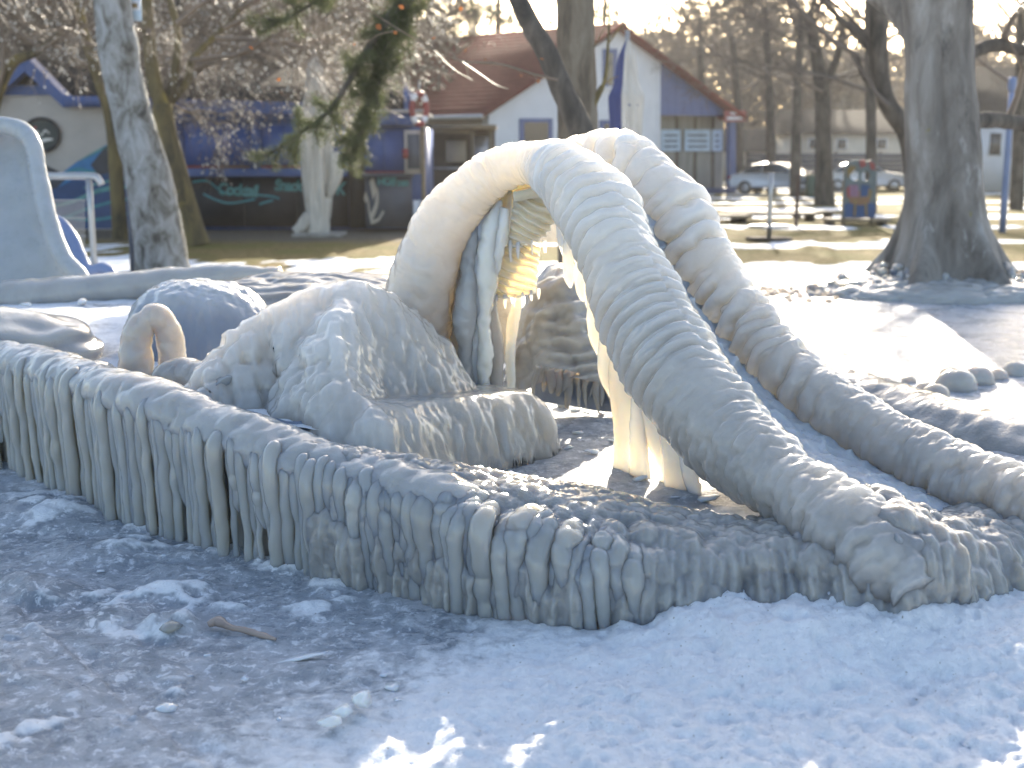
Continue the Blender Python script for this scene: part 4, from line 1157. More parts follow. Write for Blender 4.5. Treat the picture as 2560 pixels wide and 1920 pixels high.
# rows of tiles on the visible slope
for i in range(1, 22):
    f = i / 22
    a = el * (1 - f) + pk * f + np.array([0, 0, .03])
    b = a + hr * 17
    up = norm(pk - el)
    V = np.array([a - up * .05, b - up * .05, b + up * .10, a + up * .10]) + np.array([0, 0, .0])
    V = np.vstack([V + np.array([0, 0, .045]), V])
    mk('tile_row', V, np.array([[0, 1, 2, 3], [0, 4, 5, 1], [3, 2, 6, 7], [0, 3, 7, 4], [1, 5, 6, 2]]), M['roof_red'], house, smooth=False)
e0 = HP(1222, 290, 0.0); e0[2] = 0
top = HP(1222, 290, 0.0)[2]
V = np.array([e0, e0 + hr * 16, e0 + hr * 16 + [0, 0, top], e0 + [0, 0, top]])
V = np.vstack([V, V + hd * .3])
mk('side_wall', V, np.array([[0, 1, 2, 3], [4, 7, 6, 5], [0, 4, 5, 1], [3, 2, 6, 7]]), M['beige'], house, smooth=False)
gut = tube('gutter', [el + [0, 0, -.1], el + hr * 17 + [0, 0, -.1]], [.09, .09], M['steel'], house, nu=4, nv=8)
V = np.array([e0 + hr * 2.4 - hd * .02 + [0, 0, top - 1.5], e0 + hr * 3.1 - hd * .02 + [0, 0, top - 1.5], e0 + hr * 3.1 - hd * .02 + [0, 0, top - .5], e0 + hr * 2.4 - hd * .02 + [0, 0, top - .5]])
mk('window', np.vstack([V, V - hd * .06]), np.array([[0, 1, 2, 3], [7, 6, 5, 4], [0, 4, 5, 1], [1, 5, 6, 2], [2, 6, 7, 3], [3, 7, 4, 0]]), M['glass_dark'], house, smooth=False)

# ---- folded parasols
def folded(name, px, y_top, y_bot, Y, w_px, mat, label, mat2=None, folds=9, base=True, seed=0, drape=0.0):
    p0, p1 = P(px, y_top, Y), P(px, y_bot, Y)
    root = empty(name, (p1[0], Y, 0), label, 'parasol', None)
    H = p0[2]; r = w_px / 2 / F_PX * Y
    nu, nv = 60, 72
    z = np.linspace(p1[2], H, nu); a = np.linspace(0, 2 * math.pi, nv, endpoint=False)
    f = np.linspace(0, 1, nu)
    prof = np.interp(f, [0, .08, .3, .62, .70, .9, 1], [.62, .72, .85, 1.0, .72, .45, .08]) * r
    ZZ, AA = np.meshgrid(z, a, indexing='ij')
    rr = prof[:, None] * (1 + .20 * np.cos(folds * AA + 2.5 * f[:, None] + seed) * (1 - f[:, None] * .6)) + .06 * r * fbm(np.stack([AA * 1.5, ZZ * 2, 0 * AA + seed], -1), 3, seed)
    x = p1[0] + rr * np.cos(AA) + drape * (1 - f[:, None]) ** 2 * .0; y = Y + rr * np.sin(AA)
    V = np.stack([x, y, ZZ], -1)
    F = grid_faces(nu, nv, True)
    if mat2 is None:
        mk('canopy', V, F, mat, root)
    else:
        mid = (F % nv).min(1)
        right = np.cos(a[mid] + .6) > .1
        mk('canopy', V, F[~right], mat, root); c2 = mk('canopy', V, F[right], mat2, root); c2['label'] = 'beige panel of the folded canopy'
    tube('pole', [(p1[0], Y, -.02), (p1[0], Y, H + .12)], [.035, .03], M['steel'], root, nu=4, nv=10, up=(0, 1, 0))
    tube('strap', [(p1[0] + .8 * r * math.cos(t), Y + .8 * r * math.sin(t), p1[2] + (H - p1[2]) * .56) for t in np.linspace(0, 2 * math.pi, 24)], [.02] * 24, mat, root, nu=40, nv=6, cap=False)
    if base:
        V, F = box_arrays(p1[0] - .5, p1[0] + .5, Y - .5, Y + .5, 0, .08)
        bevel(mk('base_slab', V, F, M['concrete'], root, smooth=False), .015)
    return root
folded('folded_parasol', 1562, 98, 470, 18.0, 78, M['cloth_blue'], 'folded navy and beige parasol standing in front of the white gable', M['cloth_beige'], seed=2)
folded('folded_parasol', 1010, 205, 300, 29.5, 46, M['blue_paint'], 'furled pale blue parasol peaking above the kiosk roof', seed=5)
drp = folded('folded_parasol', 798, 130, 545, 25.0, 82, M['cloth_beige'], 'tall folded cream parasol with ragged drapes in front of the black kiosk counter', folds=7, seed=8)
# ragged ends of the cream cover
for i, (pts, w) in enumerate([([(775, 540), (760, 560), (738, 580)], [30, 30, 22]), ([(795, 500), (792, 550), (790, 586)], [44, 44, 40]), ([(815, 500), (812, 550), (812, 588)], [20, 22, 20]), ([(832, 380), (838, 440), (822, 492)], [26, 34, 10]), ([(776, 400), (774, 450), (778, 500)], [24, 26, 16])]):
    path = [P(x, max(y, 0), 24.85) for x, y in pts]
    V, F = tube_arrays(path, np.array(w) * .5 / F_PX * 25, 20, 14, up=(1, .1, 0), sx=.5, disp=lambda Pv, L, A, U: .03 * fbm(Pv * 5, 3, i) + .03 * np.cos(A * 5 + i))
    mk('drape', V, F, M['cloth_beige'], drp)

# ---- playground slides and railing at the left
def plastic_slide(name, right, left, Y, mat, label, lip_r, depth):
    a = [P(x, y, Y - f * .8) for (x, y), f in zip(right, np.linspace(0, 1, len(right)))]
    b = [P(x, y, Y - f * .8) for (x, y), f in zip(left, np.linspace(0, 1, len(left)))]
    root = empty(name, (a[-1][0], Y, 0), label, 'slide')
    if True:
        ext = lambda e: [np.array([e[-1][0] + .05, e[-1][1] - .3, -.02])]
        e2 = ext(a) + a[::-1] + b + ext(b)
        tube('lip', e2, [lip_r] * len(e2), mat, root, nu=170, nv=20, up=(.05, -1, .3), disp=lambda Pv, L, A, U: .015 * fbm(Pv * 3, 3, 2) + .004 * fbm(Pv * 15, 2, 3))
    aa, bb = crom(a, 40), crom(b, 40); back = np.array([0, depth, -.03])
    loft('chute', [aa, aa * .8 + bb * .2 + back * .8, (aa + bb) / 2 + back, aa * .2 + bb * .8 + back * .8, bb], 40, 60, mat, root, disp=lambda Q, u, v: .012 * fbm(Q * 3, 3, 6), thick=.05)
    return root
M['slide_grey'] = ice('frosted_grey_plastic', (0.42, 0.44, 0.455), sss=0.03, rough=0.3, dirt=0.12, fine=0.08)
M['slide_blue'] = plain('pale_blue_plastic', (0.16, 0.22, 0.38), 0.35, 0.12, 2.0, 0.05)
plastic_slide('playground_slide', [(35, 318), (78, 350), (96, 430), (112, 510), (134, 585), (162, 650), (205, 720)], [(-35, 318), (-150, 360), (-190, 430), (-215, 510), (-235, 585), (-240, 650), (-230, 735)], 10.4, M['slide_grey'], 'tall grey frosted playground slide at the left edge', .075, .26)
plastic_slide('playground_slide', [(120, 548), (150, 556), (178, 590), (200, 640), (222, 676), (262, 672), (284, 706)], [(20, 548), (0, 556), (-10, 590), (-10, 640), (0, 676), (40, 680), (60, 710)], 12.5, M['slide_blue'], 'smaller pale blue playground slide behind the grey one', .06, .2)
rl = empty('railing', P(222, 690, 15.0) * np.array([1, 1, 0]), 'steel handrail with a wire mesh panel beside the painted kiosk', 'railing')
RY = 15.0
tube('handrail', [P(60, 440, RY), P(150, 440, RY), P(232, 441, RY), P(246, 448, RY), P(254, 462, RY)], [.045] * 5, M['steel'], rl, nu=40, nv=12, up=(0, 1, 0))
for x in (222, 70):
    tube('post', [P(x, 442, RY), np.array([P(x, 442, RY)[0], RY, -.05])], [.04, .04], M['steel'], rl, nu=4, nv=12, up=(0, 1, 0))
segs = []
for x in np.arange(102, 216, 6.0):
    segs.append((P(x, 500, RY), P(x, 682, RY)))
for y in (500, 545, 590, 636, 680):
    segs.append((P(100, y, RY), P(216, y, RY)))
def frustums(S, n):
    """S rows: p0(3) p1(3) r0 r1"""
    S = np.asarray(S, float)
    p0, p1 = S[:, :3], S[:, 3:6]
    T = norm(p1 - p0)
    ref = np.where(np.abs(T[:, 2:3]) > .9, np.array([[1., 0, 0]]), np.array([[0, 0, 1.]]))
    A = norm(np.cross(T, ref)); B = np.cross(T, A)
    a = np.linspace(0, 2 * math.pi, n, endpoint=False)
    D = np.cos(a)[None, :, None] * A[:, None] + np.sin(a)[None, :, None] * B[:, None]
    V = np.stack([p0[:, None] + D * S[:, 6, None, None], p1[:, None] + D * S[:, 7, None, None]], 1)
    m = len(S)
    idx = np.arange(m * 2 * n).reshape(m, 2, n)
    nx = np.roll(idx, -1, axis=2)
    F = np.stack([idx[:, 0], nx[:, 0], nx[:, 1], idx[:, 1]], -1).reshape(-1, 4)
    return V.reshape(-1, 3), F
V, F = frustums([[*a, *b, .006, .006] for a, b in segs], 4)
tag(mk('wire_mesh', V, F, M['steel'], rl), kind='stuff')

# ---- painted photo board, platforms, posts on the lawn
def gb(name, px, py, w, d, h, mat, label, cat, z=0.0, legs=True, rot=0.0):
    g = G(px, py)
    root = empty(name, g, label, cat)
    V, F = box_arrays(g[0] - w / 2, g[0] + w / 2, g[1] - d / 2, g[1] + d / 2, z + h - .07, z + h)
    bevel(mk('top', V, F, mat, root, smooth=False), .01)
    if legs:
        for sx in (-1, 1):
            V, F = box_arrays(g[0] + sx * w * .42 - .05, g[0] + sx * w * .42 + .05, g[1] - d * .4, g[1] + d * .4, -.02, z + h - .072)
            mk('leg', V, F, M['wood_dark'], root, smooth=False)
    return root
BY = 29.0
board = empty('photo_board', G(2146, 562), 'upright painted face-in-hole photo board standing on a low platform on the lawn', 'photo board')
bw = lambda x: P(x, 480, BY)[0]
bz = lambda y: P(2146, y, BY)[2]
bm = bmesh.new()
outer = [(2110, 545), (2110, 415), (2118, 403), (2140, 400), (2158, 404), (2175, 400), (2187, 408), (2188, 545)]
holes = [(2134, 438, 11, 13), (2162, 440, 11, 13)]
vs = [bm.verts.new((bw(x), BY, bz(y))) for x, y in outer]
es = [bm.edges.new((vs[i], vs[(i + 1) % len(vs)])) for i in range(len(vs))]
for cx, cy, rx, ry in holes:
    hv = [bm.verts.new((bw(cx + rx * math.cos(t)), BY, bz(cy + ry * math.sin(t)))) for t in np.linspace(0, 2 * math.pi, 20, endpoint=False)]
    es += [bm.edges.new((hv[i], hv[(i + 1) % 20])) for i in range(20)]
bmesh.ops.triangle_fill(bm, use_beauty=True, edges=es)
me = bpy.data.meshes.new('panel'); bm.to_mesh(me); bm.free(); me.materials.append(plain('faded_teal_board', (0.11, 0.14, 0.145), 0.6, 0.2, 3))
pn = bpy.data.objects.new('panel', me); COL.objects.link(pn); pn.parent = board; pn.location = -wloc(board)
sm = pn.modifiers.new('thickness', 'SOLIDIFY'); sm.thickness = .04; sm.offset = 0
def bp(name, pts, mat, off):
    return poly_px(name, pts, BY, .004, M[mat], pn, off)
M['yellow'] = plain('yellow_paint', (0.20, 0.135, 0.05), 0.6, 0.15); M['mauve'] = plain('mauve_paint', (0.24, 0.13, 0.20), 0.6, 0.2)
bp('painted_sea', [(2111, 510), (2130, 505), (2150, 510), (2170, 505), (2187, 510), (2187, 544), (2111, 544)], 'deep_blue', .030)
bp('painted_hull', [(2116, 478), (2180, 476), (2172, 508), (2150, 514), (2124, 508)], 'orange', .034)
bp('painted_body', [(2122, 462), (2144, 462), (2146, 492), (2120, 492)], 'mauve', .038)
bp('painted_body', [(2152, 462), (2172, 464), (2176, 490), (2150, 492)], 'deep_blue', .040)
bp('painted_arm', [(2115, 470), (2123, 464), (2124, 492), (2117, 496)], 'red', .042)
bp('painted_arm', [(2170, 470), (2180, 476), (2176, 496), (2168, 492)], 'yellow', .042)
bp('painted_hat', [(2146, 402), (2160, 398), (2166, 414), (2150, 420)], 'red', .036)
bp('painted_hat', [(2170, 402), (2186, 408), (2187, 426), (2176, 424)], 'red', .038)
bp('painted_hair', [(2116, 424), (2124, 414), (2142, 416), (2136, 424), (2122, 440), (2118, 448)], 'yellow', .034)
bp('painted_oar', [(2134, 500), (2140, 500), (2138, 540), (2132, 540)], 'yellow', .044)
bp('painted_oar', [(2160, 506), (2166, 506), (2168, 540), (2162, 540)], 'yellow', .044)
V, F = box_arrays(bw(2106), bw(2192), BY - .1, BY + .25, bz(400) - .0, bz(400) + .04)
for x in (2113, 2185):
    V, F = box_arrays(bw(x) - .04, bw(x) + .04, BY + .025, BY + .1, 0, bz(410))
    mk('post', V, F, M['wood'], board, smooth=False)
gb('low_platform', 2138, 562, 1.5, .8, .16, M['wood'], 'low wooden platform under the painted photo board', 'platform')
gb('low_platform', 1930, 552, 2.3, .9, .22, M['wood'], 'long low wooden platform on the lawn left of the photo board', 'platform')
gb('low_platform', 1770, 556, 2.0, 1.2, .2, M['wood'], 'low wooden platform by the brown house plinth', 'platform')
gb('low_platform', 2030, 545, 1.0, .8, .2, M['wood'], 'short low platform between the long platform and the photo board', 'platform')
st = empty('pedestal_seat', G(1922, 600), 'round pedestal seat with a post on the lawn beside the house', 'pedestal seat')
g = G(1922, 600)
for z0, rr in ((.0, .45), (.24, .40)):
    tube('disc', [(g[0], g[1], z0), (g[0], g[1], z0 + .05)], [rr, rr], M['wood_dark'] if z0 == 0 else M['steel'], st, nu=3, nv=24, up=(0, 1, 0))
tube('pole', [(g[0], g[1], 0), (g[0], g[1], P(1916, 432, g[1])[2])], [.05, .045], M['steel'], st, nu=4, nv=10, up=(0, 1, 0))
g = G(1990, 565)
tag(tube('metal_post', [(g[0], g[1], -.02), (g[0], g[1], P(1990, 434, g[1])[2])], [.045, .045], M['brick'], nu=6, nv=10, up=(0, 1, 0)), 'thin rusty post on the lawn in front of the silver car', 'post')
# blue pole with a furled top by the big tree
bpz = empty('blue_pole', G(2503, 580), 'slim blue pole with a narrow blue head to the right of the big tree', 'pole')
g = G(2503, 582); zt = P(2500, 195, g[1])[2]
tube('pole', [(g[0] + .02, g[1], -.02), (g[0], g[1], zt - .3)], [.075, .06], M['slide_blue'], bpz, nu=6, nv=12, up=(0, 1, 0))
tube('head', [(g[0], g[1], zt - .32), (g[0], g[1], zt - .2), (g[0], g[1], zt), (g[0], g[1], zt + .02)], [.03, .085, .085, .07], M['slide_blue'], bpz, nu=14, nv=12, up=(0, 1, 0))
# sign post behind the birch
sp = empty('sign_post', G(338, 682), 'slim post with a small white and yellow sign high behind the birch trunk', 'sign')
g = G(336, 684)
tube('pole', [(g[0], g[1], -.02), (g[0] + .04, g[1], P(343, -60, g[1])[2])], [.055, .05], M['panel_grey'], sp, nu=5, nv=10, up=(0, 1, 0))
pl = bpx('plate', 328, -6, 357, 54, g[1], .02, M['poster'], sp, .08)
bpx('white_field', 331, 2, 355, 28, g[1], .004, M['white'], pl, .088)
bpx('yellow_symbol', 334, 10, 349, 22, g[1], .004, M['yellow'], pl, .094)

# ---- parked cars, bin, fence and houses in the distance
M['car_paint'] = plain('silver_car_paint', (0.72, 0.75, 0.80), 0.2, 0.04, 2.0, 0.0, spec=0.8)
M['car_paint2'] = plain('pale_car_paint', (0.78, 0.80, 0.84), 0.2, 0.04, 2.0, 0.0, spec=0.8)
M['tyre'] = plain('tyre_rubber', (0.02, 0.02, 0.02), 0.85, 0.2)
M['lamp_red'] = plain('tail_lamp', (0.35, 0.02, 0.02), 0.2, 0.1)
def car(px, py, rot, paint, label):
    g = G(px, py)
    root = empty('parked_car', g, label, 'car', 'cars parked beyond the lawn')
    root.rotation_euler = (0, 0, rot)
    prof = [(-2.15, .35), (-2.2, .62), (-2.1, .88), (-1.75, .95), (-1.15, 1.36), (-.6, 1.45), (.3, 1.43), (.95, 1.0), (1.75, .88), (2.15, .70), (2.2, .45), (2.1, .30)]
    ys = [(-.84, .0), (-.80, .12), (-.4, .2), (.4, .2), (.80, .12), (.84, .0)]
    n = len(prof)
    rows = []
    for yv in np.linspace(-1, 1, 13):
        row = []
        for x, z in prof:
            tumble = 1 - .16 * max(0, (z - .88) / .57)
            cr = 1 - .03 * yv ** 4 * (1 if z > .5 else 0)
            row.append((x * (1 - .04 * yv ** 4), yv * .86 * tumble, z * cr))
        rows.append(row)
    V = np.array(rows)
    k = n * 13
    F = grid_faces(13, n)
    bot = np.array([[i * n, (i + 1) * n, (i + 1) * n + n - 1, i * n + n - 1] for i in range(12)])
    caps = [list(range(n))[::-1], [12 * n + j for j in range(n)]]
    body = mk('body', V, [np.vstack([F, bot]), np.array(caps)], paint, root, local=True)
    for s in (-1, 1):
        y = s * .80
        gl = [[(-1.55, .96), (-1.08, 1.32), (-.62, 1.38), (-.62, .96)], [(-.55, .96), (-.55, 1.38), (.25, 1.36), (.85, .98)]]
        for q in gl:
            Vq = np.array([[x, s * (.86 * (1 - .16 * max(0, (z - .88) / .57)) + .012), z] for x, z in q])
            mk('side_window', Vq, np.array([[0, 1, 2, 3]]), M['glass_dark'], root, smooth=False, local=True)
        for wx in (-1.35, 1.35):
            a = np.linspace(0, 2 * math.pi, 20, endpoint=False)
            Vw, Fw = tube_arrays([(wx, s * .66, .31), (wx, s * .88, .31)], [.31, .31], 3, 20, up=(0, 0, 1))
            w = mk('wheel', Vw, Fw, M['tyre'], root, local=True)
            Vw, Fw = tube_arrays([(wx, s * .87, .31), (wx, s * .90, .31)], [.2, .18], 3, 16, up=(0, 0, 1))
            mk('rim', Vw, Fw, M['steel'], w, local=True)
        Vb, Fb = box_arrays(-2.22, -2.02, s * .62 - .12, s * .62 + .12, .66, .82)
        mk('tail_light', Vb, Fb, M['lamp_red'], root, smooth=False, local=True)
        Vb, Fb = box_arrays(2.02, 2.2, s * .62 - .13, s * .62 + .13, .60, .72)
        mk('headlight', Vb, Fb, M['white'], root, smooth=False, local=True)
    mk('windscreen', np.array([[.36, -.68, 1.405], [.36, .68, 1.405], [.93, .76, 1.03], [.93, -.76, 1.03]]) + [.03, 0, .02], np.array([[0, 1, 2, 3]]), M['glass_dark'], root, smooth=False, local=True)
    mk('rear_window', np.array([[-1.2, -.68, 1.34], [-1.2, .68, 1.34], [-1.7, .74, 1.0], [-1.7, -.74, 1.0]]) + [-.03, 0, .02], np.array([[0, 3, 2, 1]]), M['glass_dark'], root, smooth=False, local=True)
    return root
car(1948, 486, -.55, M['car_paint'], 'silver hatchback parked left of the bin beyond the lawn')
car(2160, 478, -.2, M['car_paint2'], 'pale car parked behind the painted photo board')
g = G(2032, 492)
bn = empty('litter_bin', g, 'dark green litter bin beside the silver car', 'bin')
V, F = box_arrays(g[0] - .3, g[0] + .3, g[1] - .3, g[1] + .3, 0, .95)
bevel(mk('body', V, F, plain('dark_green_bin', (0.02, 0.06, 0.045), .5), bn, smooth=False), .04)
V, F = box_arrays(g[0] - .34, g[0] + .34, g[1] - .34, g[1] + .34, .96, 1.05)
bevel(mk('lid', V, F, M['black'], bn, smooth=False), .03)
FY = 66.0
fen = empty('board_fence', (14, FY, 0), 'long grey horizontal board fence behind the parked cars', 'fence')
x0, x1 = P(1868, 400, FY)[0], P(2640, 400, FY)[0]
nb_ = 7
for i in range(nb_):
    V, F = box_arrays(x0, x1, FY - .02 * (i % 2), FY + .03, .1 + i * .26, .1 + i * .26 + .235)
    mk('board', V, F, M['panel_grey'], fen, smooth=False)
for x in np.arange(x0, x1, 2.4):
    V, F = box_arrays(x - .06, x + .06, FY + .035, FY + .15, 0, 2.0)
    mk('post', V, F, M['wood_dark'], fen, smooth=False)
def far_house(px0, px1, y_eave, y_ridge, Y, label, wallmat, wins, rot=0):
    a, b = P(px0, y_eave, Y), P(px1, y_eave, Y); zr = P((px0 + px1) / 2, y_ridge, Y)[2]
    root = empty('distant_house', ((a[0] + b[0]) / 2, Y, 0), label, 'house')
    V, F = box_arrays(a[0], b[0], Y, Y + 8, 0, a[2]); mk('wall', V, F, wallmat, root, smooth=False)
    V = np.array([[a[0] - .4, Y - .4, a[2]], [b[0] + .4, Y - .4, a[2]], [b[0] + .4, Y + 4, zr], [a[0] - .4, Y + 4, zr], [a[0] - .4, Y + 8.4, a[2]], [b[0] + .4, Y + 8.4, a[2]]])
    mk('roof', V, [np.array([[0, 1, 2, 3], [3, 2, 5, 4]]), np.array([[0, 3, 4], [1, 5, 2]])], M['tar'], root, smooth=False)
    for (x, y, w, h) in wins:
        f = bpx('window', x, y, x + w, y + h, Y, .1, M['white'], root, .06); bpx('pane', x + 3, y + 3, x + w - 3, y + h - 3, Y, .02, M['glass_dark'], f, .07)
    return root
far_house(1990, 2262, 335, 268, 82, 'pale low house beyond the board fence, half hidden by bare trees', M['beige'], [(2020, 345, 28, 30), (2090, 345, 28, 30), (2190, 345, 28, 30)])
far_house(2448, 2700, 300, 150, 60, 'white house with dark windows far right behind the blue pole', M['white'], [(2470, 330, 34, 60), (2530, 330, 34, 60), (2600, 330, 34, 60)])
far_house(1700, 1990, 380, 318, 95, 'faint pale house far behind the silver car', M['beige'], [(1900, 390, 24, 24), (1950, 390, 24, 24)])
# ------------------------------------------------------------------ trees
def bark(name, stops, scale, bstr, stretch=(1, 1, .35), rough=.85):
    m, nt, b = new_mat(name)
    c = coord(nt, stretch)
    n1 = tex_noise(nt, scale, 7, .65, c, .5)
    lk(nt, ramp(nt, n1.outputs[0], stops), b.inputs['Base Color'])
    b.inputs['Roughness'].default_value = rough
    n2 = tex_noise(nt, scale * 5, 6, .65, c, .4)
    lk(nt, bump(nt, n2.outputs[0], bstr, .03), b.inputs['Normal'])
    return m
M['birch'] = bark('pale_mottled_bark', [(.34, (.045, .042, .036)), (.42, (.12, .115, .10)), (.50, (.205, .205, .195)), (.64, (.30, .305, .305))], 5.5, .5, (1, 1, .55))
M['lichen'] = bark('lichened_bark', [(.35, (.045, .036, .020)), (.52, (.125, .095, .040)), (.68, (.20, .150, .055))], 3.0, .5)
M['plane'] = bark('grey_bark', [(.32, (.085, .074, .064)), (.5, (.20, .178, .155)), (.66, (.33, .31, .285))], 2.4, .7, (1, 1, .3))
def patchy(m, col, scale, lo, hi, stretch=(1, 1, .5)):
    nt = m.node_tree; b = nt.nodes['Principled BSDF']
    src = b.inputs['Base Color'].links[0].from_socket
    n = tex_noise(nt, scale, 6, .65, coord(nt, stretch), .4)
    lk(nt, mixrgb(nt, ramp(nt, n.outputs[0], [(lo, (0, 0, 0)), (hi, (.85, .85, .85))]), src, col), b.inputs['Base Color'])
patchy(M['plane'], (.045, .040, .036), 1.3, .54, .62, (1, 1, .4))
patchy(M['plane'], (.20, .165, .05), 7.0, .66, .71)
patchy(M['plane'], (.36, .35, .33), 4.0, .60, .68, (1, 1, .3))
patchy(M['birch'], (.10, .10, .055), 3.0, .60, .68, (1, 1, .3))
patchy(M['lichen'], (.30, .22, .05), 2.2, .56, .66, (1, 1, .3))
M['pinebark'] = bark('brown_pine_bark', [(.34, (.065, .050, .036)), (.5, (.145, .115, .082)), (.66, (.215, .18, .135))], 5.0, .8, (1, 1, .3))
M['darkbark'] = bark('dark_bark', [(.34, (.03, .026, .022)), (.5, (.075, .062, .05)), (.68, (.13, .11, .09))], 5.0, .8, (1, 1, .4))
M['twig'] = plain('bare_twigs', (.16, .112, .074), .45, .35, 1.2, 0, spec=.6)
M['twig_far'] = plain('far_bare_twigs', (.125, .10, .085), .7, .3, .5, 0)
def leafy(name, col, trans=.35, rough=.6):
    m, nt, b = new_mat(name)
    out = nt.nodes['Material Output']
    c = coord(nt); n = tex_noise(nt, 1.6, 4, .6, c)
    cr = ramp(nt, n.outputs[0], [(.3, tuple(x * .6 for x in col)), (.7, tuple(x * 1.35 for x in col))])
    lk(nt, cr, b.inputs['Base Color']); b.inputs['Roughness'].default_value = rough
    t = nt.nodes.new('ShaderNodeBsdfTranslucent'); lk(nt, cr, t.inputs[0])
    mx = nt.nodes.new('ShaderNodeMixShader'); mx.inputs[0].default_value = trans
    lk(nt, b.outputs[0], mx.inputs[1]); lk(nt, t.outputs[0], mx.inputs[2]); lk(nt, mx.outputs[0], out.inputs[0])
    return m
M['needles'] = leafy('pine_needles', (.085, .098, .040), .4)
M['needles_far'] = leafy('far_pine_needles', (.060, .075, .040), .3)
M['oakleaf'] = leafy('dry_orange_leaf', (.32, .115, .035), .55)
M['bead'] = leafy('ice_bead', (.85, .83, .78), .6, .15)
M['far_brush'] = leafy('far_wood_brush', (.17, .14, .11), .4)

def grow(S, tips, p, d, L, r, lev, rg, spread=.6, droop=0., kids=2, steps=4, jit=.16, shrink=.62):
    for i in range(steps):
        d = norm(d + rg.normal(0, jit, 3) + np.array([0, 0, droop]))
        q = p + d * (L / steps)
        r1 = r * (1 - .55 / steps)
        S.append((*p, *q, r, r1)); p, r = q, r1
        if lev > 0 and i >= 1:
            for _ in range(kids if i < steps - 1 else kids + 1):
                ax = norm(rg.normal(0, 1, 3))
                e = norm(d + spread * norm(np.cross(d, ax)) * rg.uniform(.6, 1.5))
                grow(S, tips, p, e, L * shrink * rg.uniform(.65, 1.2), max(r * .62, .004), lev - 1, rg, spread, droop, kids, max(3, steps - (1 if lev > 2 else 0)), jit, shrink)
    if lev == 0:
        tips.append(p)
def twig_mesh(name, S, mat, parent, thick=.03):
    S = np.array(S)
    big = S[:, 6] > thick
    parts = []
    if big.any(): parts.append(frustums(S[big], 7))
    if (~big).any(): parts.append(frustums(S[~big], 3))
    V, F = join_arrays(parts)
    return mk(name, V, F, mat, parent)
def beads(tips, S, rg, n, size, parent):
    """frozen drops along the twigs"""
    S = np.array(S); thin = S[S[:, 6] < .014]
    k = rg.integers(0, len(thin), n); f = rg.random((n, 1))
    c = thin[k, :3] * (1 - f) + thin[k, 3:6] * f
    s = size * rg.uniform(.4, 1.6, (n, 1, 1))
    O = np.array([[1, 0, 0], [-1, 0, 0], [0, 1, 0], [0, -1, 0], [0, 0, 1.4], [0, 0, -1.4]])
    V = (c[:, None] - np.array([0, 0, size * .6]) + O[None] * s).reshape(-1, 3)
    T = np.array([[0, 2, 4], [2, 1, 4], [1, 3, 4], [3, 0, 4], [2, 0, 5], [1, 2, 5], [3, 1, 5], [0, 3, 5]])
    F = (T[None] + 6 * np.arange(n)[:, None, None]).reshape(-1, 3)
    return tag(mk('ice_beads', V, F, M['bead'], parent), kind='stuff')
def trunk_px(name, pts, Y, mat, parent, nu=70, nv=28, disp=None, up=(0, 1, 0), ground=True):
    """pts: px, py, width in px"""
    path = [P(x, y, Y) for x, y, w in pts]; rad = [w / 2 / F_PX * Y for x, y, w in pts]
    if ground:
        path[0] = np.array([path[0][0], Y, -.05])
    dsp = disp or (lambda Pv, L, A, U: .05 * rad[-1] * 2 * fbm(Pv * np.array([4, 4, 1.5]), 4, 3))
    return tube(name, path, rad, mat, parent, nu=nu, nv=nv, up=up, disp=dsp)

# birch in the left middle distance
BI = 16.4
birch = empty('birch_tree', (P(405, 690, BI)[0], BI, 0), 'pale mottled birch trunk leaning left, standing just behind the basin', 'tree')
trunk_px('trunk', [(410, 695, 140), (398, 600, 124), (372, 450, 112), (333, 300, 98), (300, 150, 92), (282, 20, 88), (272, -120, 84), (262, -300, 76), (250, -520, 62)], BI, M['birch'], birch, nu=140, nv=40,
         disp=lambda Pv, L, A, U: .02 * fbm(Pv * 4, 4, 3) + .03 * np.clip(fbm(Pv * 1.7, 3, 8), 0, 1))
rg = np.random.default_rng(3); S, tips = [], []
for k in range(5):
    grow(S, tips, P(255 + 3 * k, -300 - 50 * k, BI), norm(np.array([rg.normal(), rg.normal() * .5, 1.0])), 2.2, .07, 3, rg, .7, 0, 2)
twig_mesh('crown', S, M['twig'], birch)

# lichened multi-stemmed tree in front of the kiosk, and its neighbours in the thicket
def thicket_tree(name, label, stems, Y, mat, seed, starts, lev=4, L=1.7, r0=.05, nb=900, group=None, droop=-.05, bead=.016, base=None, kids=2, tw=None):
    x0 = P(stems[0][0][0], 600, Y)[0]
    root = empty(name, (x0, Y, 0), label, 'tree', group)
    for i, st in enumerate(stems):
        trunk_px('trunk' if i == 0 else 'stem', st, Y + .15 * i, mat, root, ground=(i == 0), nu=60, nv=18)
    rg = np.random.default_rng(seed); S, tips = [], []
    for (px, py, dx, dz, l) in starts:
        grow(S, tips, P(px, py, Y + rg.normal(0, .3)), norm(np.array([dx, rg.normal(0, .45), dz])), L * l, r0, lev, rg, .65, droop, kids)
    twig_mesh('crown', S, tw or M['twig'], root)
    if nb: beads(tips, S, rg, nb, bead, root)
    return root, len(S)
cnt = []
